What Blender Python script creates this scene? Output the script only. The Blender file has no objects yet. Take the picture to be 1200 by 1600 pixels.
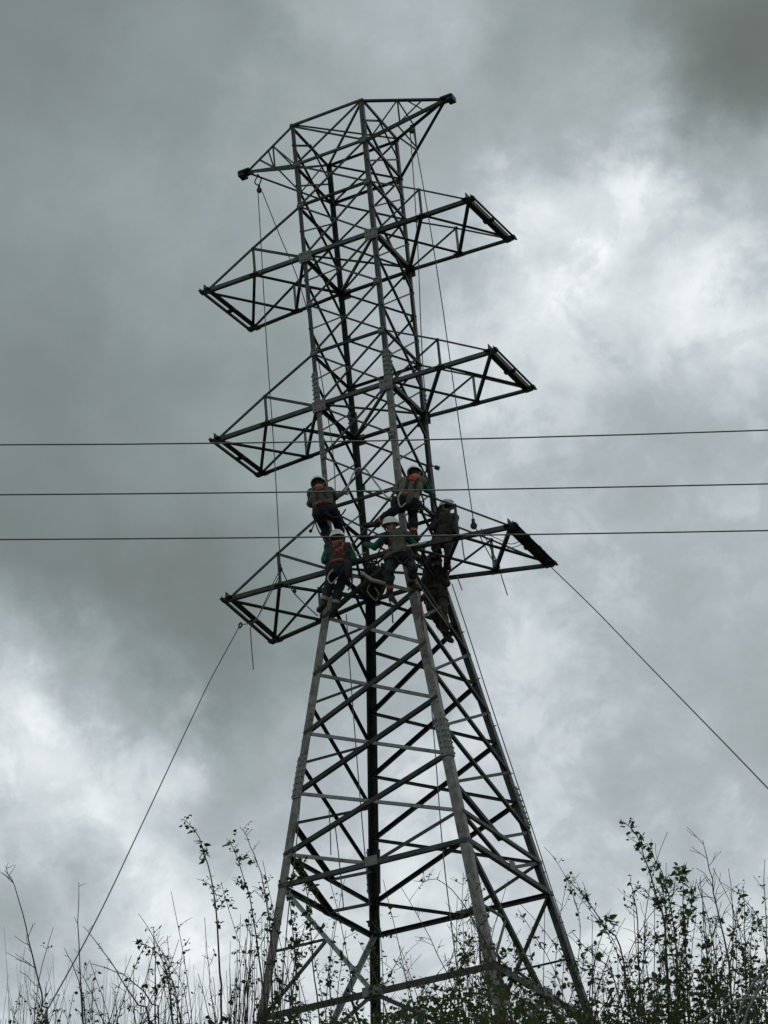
import bpy, math, random
import numpy as np
from mathutils import Vector, Matrix

random.seed(7)
rng = np.random.default_rng(11)
SC = bpy.context.scene
COL = SC.collection

# ------------------------------------------------------------------ camera
EYE = 1.6                       # camera height above the ground where it stands
FPX = 3926.83                   # focal length in pixels of a 1200 x 1600 frame
PITCH, ROLL, YAW = 0.475164, -0.0969074, 0.00116565


def cam_axes():
    cp, sp = math.cos(PITCH), math.sin(PITCH)
    cr, sr = math.cos(ROLL), math.sin(ROLL)
    cyw, syw = math.cos(YAW), math.sin(YAW)
    right0 = np.array([1., 0., 0.]); fwd = np.array([0., cp, sp]); up0 = np.array([0., -sp, cp])
    right = cr * right0 + sr * up0
    up = cr * up0 - sr * right0
    Rz = np.array([[cyw, syw, 0], [-syw, cyw, 0], [0, 0, 1.]])
    return Rz @ right, Rz @ up, Rz @ fwd


CR, CU, CF = cam_axes()
CAMP = np.array([0., 0., EYE])


def ray(px, py):
    u, v = (px - 600) / FPX, -(py - 800) / FPX
    return CF + u * CR + v * CU


def at(px, py, Y):
    """point of the place seen at (px, py), at the distance Y in front of the camera's foot"""
    d = ray(px, py)
    return Vector(CAMP + d * (Y / d[1]))


cam = bpy.data.cameras.new('camera')
cam.sensor_fit = 'VERTICAL'
cam.sensor_height = 24.0
cam.lens = 24.0 * FPX / 1600.0
cam.clip_start = 0.1
cam.clip_end = 20000
cam_ob = bpy.data.objects.new('camera', cam)
COL.objects.link(cam_ob)
m = Matrix.Identity(4)
for i in range(3):
    m[i][0], m[i][1], m[i][2], m[i][3] = CR[i], CU[i], -CF[i], CAMP[i]
cam_ob.matrix_world = m
SC.camera = cam_ob
cam.dof.use_dof = False

# ------------------------------------------------------------------ sky
SUN_EL, SUN_AZ = math.radians(52), math.radians(28)   # azimuth from +Y, clockwise: ahead on the right, behind the cloud
world = bpy.data.worlds.new('World')
SC.world = world
world.use_nodes = True
NT = world.node_tree
NT.nodes.clear()


def wn(t, **kw):
    n = NT.nodes.new(t)
    for k, v in kw.items():
        setattr(n, k, v)
    return n


def wmath(op, a, b=None, c=None):
    n = wn('ShaderNodeMath', operation=op)
    for i, x in enumerate((a, b, c)):
        if x is None:
            continue
        if isinstance(x, (int, float)):
            n.inputs[i].default_value = x
        else:
            NT.links.new(x, n.inputs[i])
    return n.outputs[0]


tc = wn('ShaderNodeTexCoord')
DIR = tc.outputs['Generated']
mp = wn('ShaderNodeMapping')
mp.inputs['Scale'].default_value = (1.0, 1.0, 1.1)
mp.inputs['Location'].default_value = (3.1, 0.4, 1.7)
NT.links.new(DIR, mp.inputs['Vector'])


def wnoise(scale, detail, rough, dist, off):
    m2 = wn('ShaderNodeMapping')
    m2.inputs['Location'].default_value = off
    NT.links.new(mp.outputs[0], m2.inputs['Vector'])
    n = wn('ShaderNodeTexNoise')
    n.inputs['Scale'].default_value = scale
    n.inputs['Detail'].default_value = detail
    n.inputs['Roughness'].default_value = rough
    n.inputs['Distortion'].default_value = dist
    NT.links.new(m2.outputs[0], n.inputs['Vector'])
    return n.outputs['Fac']


big = wnoise(4.0, 3.0, 0.5, 0.3, (0, 0, 0))
mid = wnoise(15.0, 7.0, 0.58, 0.25, (2.3, 7.1, 1.2))
fine = wnoise(42.0, 7.0, 0.60, 0.3, (5.3, 1.1, 4.2))
# layout of the cloud deck: brightness of its thick and thin places (column, row, brightness); between and beyond them it is noise
DECK = [(60, 40, .25), (300, 40, .29), (560, 50, .40), (720, 40, .41), (900, 40, .30), (1050, 30, .22), (1180, 40, .17),
        (60, 180, .27), (260, 180, .28), (450, 180, .34), (700, 190, .38), (850, 180, .35), (985, 150, .39), (1130, 170, .17),
        (970, 240, .60), (1120, 260, .30), (60, 320, .31), (250, 320, .34), (420, 330, .37), (590, 320, .40), (740, 330, .46),
        (845, 320, .60), (882, 388, .97), (962, 295, .82), (930, 340, .62), (1050, 305, .62), (1160, 325, .50),
        (60, 450, .27), (250, 450, .32), (400, 470, .35), (570, 470, .42), (700, 460, .50), (840, 470, .60), (960, 450, .58), (1080, 400, .57), (1118, 468, .70),
        (60, 600, .24), (250, 600, .27), (400, 600, .31), (600, 610, .43), (800, 590, .53), (990, 600, .48), (1150, 590, .51),
        (60, 720, .25), (250, 730, .29), (450, 730, .34), (620, 740, .42), (800, 720, .49), (985, 710, .42), (1150, 720, .46),
        (60, 850, .22), (250, 860, .21), (400, 850, .26), (600, 860, .38), (850, 850, .46), (1000, 850, .46), (1150, 850, .44),
        (30, 960, .36), (200, 960, .23), (350, 960, .20), (450, 960, .26), (600, 970, .37), (740, 950, .46), (825, 1000, .57), (1100, 980, .42),
        (50, 1060, .58), (190, 1060, .38), (340, 1050, .25), (450, 1070, .30), (600, 1080, .42), (860, 1080, .53), (1000, 1080, .42), (1150, 1080, .42),
        (30, 1170, .68), (115, 1195, .78), (265, 1150, .66), (220, 1200, .60), (370, 1180, .36), (550, 1190, .46), (760, 1180, .50), (890, 1190, .57), (1020, 1180, .46), (1180, 1180, .38),
        (60, 1290, .64), (170, 1285, .74), (300, 1290, .46), (420, 1290, .46), (560, 1300, .53), (650, 1290, .58), (900, 1290, .50), (1100, 1290, .46),
        (50, 1400, .42), (150, 1400, .50), (237, 1405, .78), (290, 1380, .64), (400, 1410, .54), (650, 1410, .58), (900, 1400, .55), (1150, 1400, .57),
        (60, 1530, .56), (250, 1530, .62), (450, 1530, .58), (650, 1530, .60), (950, 1530, .62), (1180, 1530, .62)]
# ragged cloud outlines
warp = wn('ShaderNodeTexNoise')
warp.inputs['Scale'].default_value = 16.0
warp.inputs['Detail'].default_value = 9.0
warp.inputs['Roughness'].default_value = 0.60
NT.links.new(mp.outputs[0], warp.inputs['Vector'])
wsub = wn('ShaderNodeVectorMath', operation='SUBTRACT')
NT.links.new(warp.outputs['Color'], wsub.inputs[0])
wsub.inputs[1].default_value = (0.5, 0.5, 0.5)
wscl = wn('ShaderNodeVectorMath', operation='SCALE')
wscl.inputs['Scale'].default_value = 0.085
NT.links.new(wsub.outputs[0], wscl.inputs[0])
wadd = wn('ShaderNodeVectorMath', operation='ADD')
NT.links.new(DIR, wadd.inputs[0])
NT.links.new(wscl.outputs[0], wadd.inputs[1])
wnorm = wn('ShaderNodeVectorMath', operation='NORMALIZE')
NT.links.new(wadd.outputs[0], wnorm.inputs[0])
W_BASE = 0.012
sumw = W_BASE
suml = wmath('MULTIPLY', wmath('MULTIPLY_ADD', big, 0.5, 0.15), W_BASE)
for (px, py, val) in DECK:
    d = ray(px, py); d = d / np.linalg.norm(d)
    dt = wn('ShaderNodeVectorMath', operation='DOT_PRODUCT')
    NT.links.new(wnorm.outputs[0], dt.inputs[0])
    dt.inputs[1].default_value = tuple(d)
    rad = 62.0 if val > 0.6 else 88.0
    k = 2.0 / (rad / FPX) ** 2
    e = wmath('EXPONENT', wmath('MULTIPLY_ADD', dt.outputs['Value'], k, -k))
    sumw = wmath('ADD', e, sumw)
    suml = wmath('MULTIPLY_ADD', e, val, suml)
lum = wmath('DIVIDE', suml, sumw)
amp = wmath('MINIMUM', wmath('MAXIMUM', wmath('MULTIPLY_ADD', lum, 1.5, -0.22), 0.14), 0.50)
tex = wmath('ADD', wmath('MULTIPLY_ADD', mid, 1.1, -0.55), wmath('MULTIPLY_ADD', fine, 0.8, -0.40))
lum = wmath('MULTIPLY', lum, wmath('MULTIPLY_ADD', wmath('MULTIPLY', tex, amp), 1.0, 1.0))
puff = wnoise(30.0, 9.0, 0.62, 0.4, (9.3, 3.1, 6.2))
pm = wn('ShaderNodeMapRange'); pm.interpolation_type = 'SMOOTHSTEP'
pm.inputs['From Min'].default_value = 0.44; pm.inputs['From Max'].default_value = 0.56
pm.inputs['To Min'].default_value = -0.5; pm.inputs['To Max'].default_value = 0.5
NT.links.new(puff, pm.inputs['Value'])
lum = wmath('ADD', lum, wmath('MULTIPLY', pm.outputs[0], wmath('MULTIPLY', wmath('MAXIMUM', wmath('SUBTRACT', lum, 0.36), 0.0), 0.30)))
lum = wmath('SUBTRACT', lum, wmath('MULTIPLY', wmath('MAXIMUM', wmath('SUBTRACT', 0.38, lum), 0.0), 0.14))
lum = wmath('ADD', lum, wmath('MULTIPLY', wmath('MAXIMUM', wmath('SUBTRACT', lum, 0.44), 0.0), 0.55))      # thin cloud glows
lum = wmath('MINIMUM', wmath('MAXIMUM', lum, 0.10), 0.98)
ramp = wn('ShaderNodeValToRGB')
ramp.color_ramp.interpolation = 'LINEAR'
els = ramp.color_ramp.elements
els[0].position = 0.0; els[0].color = (0.0, 0.0, 0.0, 1)
els[1].position = 0.95; els[1].color = (0.88, 0.915, 0.925, 1)
for p_, c_ in ((0.20, (0.171, 0.203, 0.197, 1)), (0.30, (0.258, 0.306, 0.310, 1)), (0.45, (0.408, 0.462, 0.486, 1)), (0.62, (0.584, 0.640, 0.668, 1))):
    e_ = els.new(p_); e_.color = c_
NT.links.new(lum, ramp.inputs['Fac'])
sky = wn('ShaderNodeTexSky')
sky.sky_type = 'NISHITA'
sky.sun_disc = False
sky.sun_elevation = SUN_EL
sky.sun_rotation = SUN_AZ
sky.air_density = 1.2
sky.dust_density = 4.0
bg_sky = wn('ShaderNodeBackground'); bg_sky.inputs['Strength'].default_value = 0.05
NT.links.new(sky.outputs[0], bg_sky.inputs['Color'])
bg_cl = wn('ShaderNodeBackground'); bg_cl.inputs['Strength'].default_value = 1.05
NT.links.new(ramp.outputs['Color'], bg_cl.inputs['Color'])
mixs = wn('ShaderNodeMixShader'); mixs.inputs[0].default_value = 0.97      # near total cloud cover
NT.links.new(bg_sky.outputs[0], mixs.inputs[1])
NT.links.new(bg_cl.outputs[0], mixs.inputs[2])
wo = wn('ShaderNodeOutputWorld')
NT.links.new(mixs.outputs[0], wo.inputs['Surface'])

sun = bpy.data.lights.new('sun', 'SUN')
sun.energy = 0.5
sun.angle = math.radians(35)
sun.color = (1.0, 0.97, 0.93)
sun_ob = bpy.data.objects.new('sun', sun)
COL.objects.link(sun_ob)
sdir = Vector((math.sin(SUN_AZ) * math.cos(SUN_EL), math.cos(SUN_AZ) * math.cos(SUN_EL), math.sin(SUN_EL)))
sun_ob.rotation_euler = sdir.to_track_quat('Z', 'Y').to_euler()
sun_ob.location = (0, 0, 60)

SC.view_settings.view_transform = 'Standard'
SC.view_settings.look = 'None'
SC.view_settings.exposure = 0.0
SC.view_settings.gamma = 1.0
SC.view_settings.use_curve_mapping = False
SC.render.engine = 'CYCLES'
SC.cycles.max_bounces = 4
SC.cycles.use_adaptive_sampling = True
SC.cycles.adaptive_threshold = 0.015
SC.cycles.adaptive_min_samples = 16

# ------------------------------------------------------------------ materials


def mat(name, c1, c2, scale=6.0, rough=0.7, metal=0.0, bump=0.0, bscale=40.0, c3=None, c3lo=0.6, c3hi=0.7, c3scale=3.0, spec=0.3, vary=0.0, thin=0.0):
    ma = bpy.data.materials.new(name)
    ma.use_nodes = True
    nt = ma.node_tree
    b = nt.nodes['Principled BSDF']
    b.inputs['Roughness'].default_value = rough
    b.inputs['Metallic'].default_value = metal
    b.inputs['Specular IOR Level'].default_value = spec
    t = nt.nodes.new('ShaderNodeTexCoord')
    g = nt.nodes.new('ShaderNodeNewGeometry')
    n = nt.nodes.new('ShaderNodeTexNoise')
    n.inputs['Scale'].default_value = scale
    n.inputs['Detail'].default_value = 5.0
    n.inputs['Roughness'].default_value = 0.65
    nt.links.new(g.outputs['Position'], n.inputs['Vector'])
    mr = nt.nodes.new('ShaderNodeMapRange')
    mr.inputs['From Min'].default_value = 0.32
    mr.inputs['From Max'].default_value = 0.68
    nt.links.new(n.outputs['Fac'], mr.inputs['Value'])
    mx = nt.nodes.new('ShaderNodeMix'); mx.data_type = 'RGBA'
    mx.inputs['A'].default_value = (*c1, 1); mx.inputs['B'].default_value = (*c2, 1)
    nt.links.new(mr.outputs[0], mx.inputs['Factor'])
    outc = mx.outputs['Result']
    if c3:
        n3 = nt.nodes.new('ShaderNodeTexNoise')
        n3.inputs['Scale'].default_value = c3scale
        n3.inputs['Detail'].default_value = 6.0
        n3.inputs['Roughness'].default_value = 0.7
        nt.links.new(g.outputs['Position'], n3.inputs['Vector'])
        m3 = nt.nodes.new('ShaderNodeMapRange')
        m3.inputs['From Min'].default_value = c3lo
        m3.inputs['From Max'].default_value = c3hi
        nt.links.new(n3.outputs['Fac'], m3.inputs['Value'])
        x3 = nt.nodes.new('ShaderNodeMix'); x3.data_type = 'RGBA'
        x3.inputs['B'].default_value = (*c3, 1)
        nt.links.new(m3.outputs[0], x3.inputs['Factor'])
        nt.links.new(outc, x3.inputs['A'])
        outc = x3.outputs['Result']
    if vary:
        oi = nt.nodes.new('ShaderNodeObjectInfo')
        vr = nt.nodes.new('ShaderNodeMapRange')
        vr.inputs['To Min'].default_value = 1.0 - vary
        vr.inputs['To Max'].default_value = 1.0 + vary
        nt.links.new(oi.outputs['Random'], vr.inputs['Value'])
        hs = nt.nodes.new('ShaderNodeHueSaturation')
        nt.links.new(vr.outputs[0], hs.inputs['Value'])
        nt.links.new(outc, hs.inputs['Color'])
        outc = hs.outputs[0]
    nt.links.new(outc, b.inputs['Base Color'])
    if thin:
        tr = nt.nodes.new('ShaderNodeBsdfTranslucent')
        nt.links.new(outc, tr.inputs['Color'])
        ms = nt.nodes.new('ShaderNodeMixShader'); ms.inputs[0].default_value = thin
        nt.links.new(b.outputs[0], ms.inputs[1]); nt.links.new(tr.outputs[0], ms.inputs[2])
        nt.links.new(ms.outputs[0], nt.nodes['Material Output'].inputs['Surface'])
    if bump > 0:
        nb = nt.nodes.new('ShaderNodeTexNoise')
        nb.inputs['Scale'].default_value = bscale
        nb.inputs['Detail'].default_value = 4.0
        nt.links.new(g.outputs['Position'], nb.inputs['Vector'])
        bp = nt.nodes.new('ShaderNodeBump')
        bp.inputs['Strength'].default_value = bump
        bp.inputs['Distance'].default_value = 0.02
        nt.links.new(nb.outputs['Fac'], bp.inputs['Height'])
        nt.links.new(bp.outputs[0], b.inputs['Normal'])
    return ma


RUST = (0.10, 0.045, 0.022)
M = {
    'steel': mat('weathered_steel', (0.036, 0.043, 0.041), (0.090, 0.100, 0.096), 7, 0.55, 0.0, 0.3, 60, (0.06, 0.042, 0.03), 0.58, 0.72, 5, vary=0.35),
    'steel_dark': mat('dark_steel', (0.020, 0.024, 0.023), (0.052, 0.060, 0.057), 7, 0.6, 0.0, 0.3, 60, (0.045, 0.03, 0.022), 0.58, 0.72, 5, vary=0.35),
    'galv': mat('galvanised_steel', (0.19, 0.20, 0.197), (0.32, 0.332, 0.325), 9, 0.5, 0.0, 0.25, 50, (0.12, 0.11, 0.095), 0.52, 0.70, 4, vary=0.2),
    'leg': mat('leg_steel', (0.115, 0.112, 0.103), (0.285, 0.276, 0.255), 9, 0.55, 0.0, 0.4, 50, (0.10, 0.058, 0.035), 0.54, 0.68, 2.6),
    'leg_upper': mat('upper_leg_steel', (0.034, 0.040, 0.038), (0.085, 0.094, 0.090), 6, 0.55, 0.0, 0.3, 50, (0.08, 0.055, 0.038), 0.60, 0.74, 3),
    'plate': mat('plate_steel', (0.16, 0.165, 0.155), (0.27, 0.27, 0.25), 9, 0.65, 0.0, 0.3, 60, RUST, 0.60, 0.72, 6),
    'rope': mat('rope_fibre', (0.11, 0.115, 0.11), (0.20, 0.20, 0.19), 30, 0.9, 0, 0.4, 200),
    'wire': mat('aluminium_wire', (0.13, 0.14, 0.14), (0.20, 0.21, 0.21), 8, 0.5, 0.3),
    'pulley': mat('pulley_metal', (0.025, 0.028, 0.028), (0.05, 0.055, 0.055), 20, 0.5, 0.2),
    'canvas': mat('dark_canvas', (0.018, 0.018, 0.017), (0.045, 0.04, 0.035), 20, 0.9, 0, 0.5, 60),
    'soil': mat('soil', (0.05, 0.055, 0.028), (0.10, 0.085, 0.05), 2.0, 0.95, 0, 0.6, 12, (0.045, 0.075, 0.025), 0.45, 0.6, 0.7),
    'concrete': mat('concrete', (0.28, 0.27, 0.25), (0.40, 0.39, 0.37), 6, 0.85, 0, 0.4, 40),
    'stem': mat('plant_stem', (0.055, 0.048, 0.032), (0.11, 0.10, 0.06), 9, 0.85),
    'stem_dry': mat('dry_stem', (0.13, 0.115, 0.085), (0.20, 0.18, 0.135), 7, 0.85),
    'leaf': mat('leaf_green', (0.040, 0.068, 0.022), (0.095, 0.135, 0.042), 5, 0.55, 0, 0, 10, (0.13, 0.11, 0.035), 0.60, 0.72, 6, thin=0.35),
    'leaf_dark': mat('leaf_dark_green', (0.026, 0.045, 0.018), (0.065, 0.095, 0.032), 4, 0.55, thin=0.3),
    'leaf_dry': mat('leaf_dry', (0.09, 0.07, 0.035), (0.14, 0.11, 0.06), 7, 0.8),
    'hose': mat('grey_hose', (0.24, 0.245, 0.24), (0.34, 0.345, 0.34), 6, 0.55, 0, 0.2, 80),
    'skin': mat('skin', (0.36, 0.20, 0.14), (0.44, 0.26, 0.18), 14, 0.6),
    'jacket_green': mat('green_jacket', (0.012, 0.085, 0.058), (0.020, 0.125, 0.085), 16, 0.85, 0, 0.5, 30),
    'jacket_olive': mat('olive_jacket', (0.075, 0.08, 0.055), (0.115, 0.12, 0.085), 14, 0.9, 0, 0.5, 30),
    'vest_khaki': mat('khaki_vest', (0.13, 0.125, 0.095), (0.19, 0.18, 0.135), 14, 0.9, 0, 0.5, 30),
    'vest_grey': mat('grey_vest', (0.07, 0.066, 0.053), (0.115, 0.107, 0.086), 14, 0.9, 0, 0.5, 30),
    'vest_dark': mat('dark_vest', (0.035, 0.03, 0.028), (0.065, 0.055, 0.05), 14, 0.9, 0, 0.5, 30),
    'camo': mat('brown_workwear', (0.034, 0.034, 0.030), (0.090, 0.078, 0.066), 9, 0.9, 0, 0.5, 30),
    'trousers': mat('navy_trousers', (0.010, 0.012, 0.020), (0.026, 0.030, 0.045), 12, 0.9, 0, 0.5, 30),
    'trousers_teal': mat('dark_teal_trousers', (0.018, 0.028, 0.034), (0.04, 0.055, 0.062), 10, 0.9, 0, 0.5, 30),
    'boot': mat('boot_leather', (0.02, 0.016, 0.013), (0.05, 0.042, 0.035), 14, 0.7),
    'cuff': mat('reflective_cuff', (0.36, 0.27, 0.20), (0.45, 0.33, 0.25), 20, 0.6),
    'cuff_orange': mat('orange_cuff', (0.50, 0.14, 0.07), (0.58, 0.22, 0.12), 20, 0.7),
    'harness': mat('orange_harness', (0.30, 0.05, 0.028), (0.46, 0.11, 0.05), 18, 0.8, 0, 0.4, 40, (0.045, 0.03, 0.028), 0.48, 0.56, 14),
    'harness_dark': mat('dark_webbing', (0.03, 0.025, 0.025), (0.07, 0.05, 0.045), 30, 0.85),
    'harness_red': mat('red_harness', (0.40, 0.03, 0.026), (0.50, 0.06, 0.04), 18, 0.8),
    'helmet': mat('white_helmet', (0.72, 0.71, 0.67), (0.84, 0.83, 0.79), 8, 0.4, 0, 0, 10, (0.42, 0.40, 0.36), 0.6, 0.75, 9, 0.5),
    'helmet_grey': mat('grey_helmet', (0.42, 0.45, 0.47), (0.55, 0.58, 0.60), 8, 0.4, spec=0.5),
    'helmet_dark': mat('dark_helmet', (0.03, 0.035, 0.032), (0.06, 0.065, 0.06), 8, 0.4, spec=0.5),
    'hair': mat('dark_hair', (0.012, 0.01, 0.009), (0.03, 0.024, 0.02), 20, 0.7),
    'glove': mat('work_glove', (0.10, 0.08, 0.05), (0.17, 0.14, 0.09), 20, 0.9),
    'scarf': mat('pale_neck_gaiter', (0.34, 0.32, 0.28), (0.44, 0.42, 0.37), 20, 0.9),
    'lanyard': mat('pale_lanyard', (0.40, 0.37, 0.31), (0.52, 0.48, 0.42), 30, 0.8),
    'eye': mat('eye_dark', (0.02, 0.015, 0.012), (0.03, 0.02, 0.02), 10, 0.3),
}

# ------------------------------------------------------------------ helpers


def ob(name, verts, faces, material, parent=None, smooth=False):
    me = bpy.data.meshes.new(name)
    me.from_pydata([tuple(v) for v in verts], [], [tuple(f) for f in faces])
    me.update()
    mats = material if isinstance(material, (list, tuple)) else [material]
    for k in mats:
        me.materials.append(M[k])
    if smooth:
        me.polygons.foreach_set('use_smooth', [True] * len(me.polygons))
    o = bpy.data.objects.new(name, me)
    COL.objects.link(o)
    if parent is not None:
        o.parent = parent
    return o


def empty(name, loc=(0, 0, 0), rz=0.0, parent=None):
    o = bpy.data.objects.new(name, None)
    o.empty_display_size = 0.2
    COL.objects.link(o)
    o.location = loc
    o.rotation_euler = (0, 0, rz)
    if parent is not None:
        o.parent = parent
    return o


def tag(o, label, cat, group=None, kind=None):
    o['label'] = label
    if cat:
        o['category'] = cat
    if group:
        o['group'] = group
    if kind:
        o['kind'] = kind
    return o


class G:
    """collects geometry"""

    def __init__(self):
        self.v = []; self.f = []

    def add(self, vs, fs):
        n = len(self.v)
        self.v += [tuple(x) for x in vs]
        self.f += [tuple(i + n for i in f) for f in fs]
        return self

    def angle(self, p0, p1, b, n, t=None, flip=False, ext=0.0):
        """L-section bar from p0 to p1, one flange flat against the face with outward normal n"""
        p0, p1, n = Vector(p0), Vector(p1), Vector(n)
        d = (p1 - p0).normalized()
        p0 = p0 - d * ext; p1 = p1 + d * ext
        u = n.cross(d).normalized()
        w = d.cross(u).normalized()          # close to n
        t = t or max(0.007, b * 0.11)
        s = -1 if flip else 1
        prof = [(-b / 2, 0), (b / 2, 0), (b / 2, -t), (-b / 2 + t, -t), (-b / 2 + t, -b), (-b / 2, -b)]
        vs = [p + u * (a * s) + w * c for p in (p0, p1) for a, c in prof]
        fs = [tuple(range(5, -1, -1)), tuple(range(6, 12))] + [(i, (i + 1) % 6, 6 + (i + 1) % 6, 6 + i) for i in range(6)]
        return self.add(vs, fs)

    def tube(self, pts, r, sides=6, cap=True):
        pts = [Vector(p) for p in pts]
        n = len(pts)
        rr = r if isinstance(r, (list, tuple)) else [r] * n
        vs, fs = [], []
        ref = None
        for i in range(n):
            d = (pts[min(i + 1, n - 1)] - pts[max(i - 1, 0)])
            if d.length < 1e-9:
                d = Vector((0, 0, 1))
            d.normalize()
            if ref is None:
                ref = d.orthogonal().normalized()
            ref = (ref - d * ref.dot(d))
            if ref.length < 1e-6:
                ref = d.orthogonal()
            ref.normalize()
            b = d.cross(ref)
            for k in range(sides):
                a = 2 * math.pi * k / sides
                vs.append(pts[i] + (ref * math.cos(a) + b * math.sin(a)) * rr[i])
        for i in range(n - 1):
            for k in range(sides):
                k2 = (k + 1) % sides
                fs.append((i * sides + k, i * sides + k2, (i + 1) * sides + k2, (i + 1) * sides + k))
        if cap:
            fs.append(tuple(range(sides - 1, -1, -1)))
            fs.append(tuple(range((n - 1) * sides, n * sides)))
        return self.add(vs, fs)

    def box(self, c, ax, ay, az):
        """box with half-axis vectors"""
        c, ax, ay, az = Vector(c), Vector(ax), Vector(ay), Vector(az)
        vs = [c + ax * i + ay * j + az * k for i in (-1, 1) for j in (-1, 1) for k in (-1, 1)]
        fs = [(0, 1, 3, 2), (4, 6, 7, 5), (0, 4, 5, 1), (2, 3, 7, 6), (0, 2, 6, 4), (1, 5, 7, 3)]
        return self.add(vs, fs)

    def make(self, name, material, parent=None, smooth=False):
        return ob(name, self.v, self.f, material, parent, smooth)


# ------------------------------------------------------------------ ground


def ground_h(x, y):
    ys = [-1e5, 3, 10, 18.5, 31, 36, 44, 70, 300, 1e5]
    hs = [0, 0, 2.2, 5.6, 9.7, 10.3, 10.4, 9.0, 0.0, 0.0]
    return float(np.interp(y, ys, hs)) + 0.06 * math.sin(x * 0.9 + y * 0.3) * (1 if abs(x) < 200 else 0)


gx = np.concatenate([-np.geomspace(6000, 25, 14), np.linspace(-20, 20, 33), np.geomspace(25, 6000, 14)])
gy = np.concatenate([-np.geomspace(6000, 10, 12), np.linspace(-6, 60, 67), np.geomspace(66, 8000, 22)])
gv = [(x, y, ground_h(x, y)) for y in gy for x in gx]
nx = len(gx)
gf = [(j * nx + i, j * nx + i + 1, (j + 1) * nx + i + 1, (j + 1) * nx + i) for j in range(len(gy) - 1) for i in range(nx - 1)]
ground = ob('ground', gv, gf, 'soil', None, True)
ground['kind'] = 'structure'
ground['label'] = 'weedy soil bank rising up to the pylon'

# ------------------------------------------------------------------ pylon
TY = 36.25
TROT = -0.416456
Z = [26.18, 25.35, 24.49, 23.46, 22.50, 21.54, 20.54, 19.58, 18.62, 17.53, 16.68, 15.69, 14.69, 13.70, 12.72, 12.22, 10.20]
ZK, ZB = 17.53, 8.75
W0, WK, W16 = 0.690, 0.655, 1.851
AX = 0.989


def hw(z):
    if z > ZK:
        return WK + (W0 - WK) * (z - ZK) / (Z[0] - ZK)
    return W16 + (WK - W16) * (z - Z[16]) / (ZK - Z[16])


def zl(k):
    i = int(math.floor(k)); fr = k - i
    return Z[i] if fr == 0 else Z[i] * (1 - fr) + Z[i + 1] * fr


SG = {'L': (-1, -1), 'N': (1, -1), 'R': (1, 1), 'B': (-1, 1)}


def node_z(leg, z):
    a, b = SG[leg]; w = hw(z)
    return Vector((a * w * AX, b * w, z))


def node(leg, k):
    return node_z(leg, zl(k))


tower = empty('lattice_pylon', (0, TY, EYE), TROT)
tag(tower, 'tall grey steel lattice pylon with three tiers of crossarms on the bank', 'pylon')
TM = Matrix.Translation((0, TY, EYE)) @ Matrix.Rotation(TROT, 4, 'Z')


def tw(p):
    return TM @ Vector(p)


FACE = {'LN': ('L', 'N', Vector((0, -1, 0))), 'NR': ('N', 'R', Vector((1, 0, 0))),
        'BR': ('B', 'R', Vector((0, 1, 0))), 'LB': ('L', 'B', Vector((-1, 0, 0)))}

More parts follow.
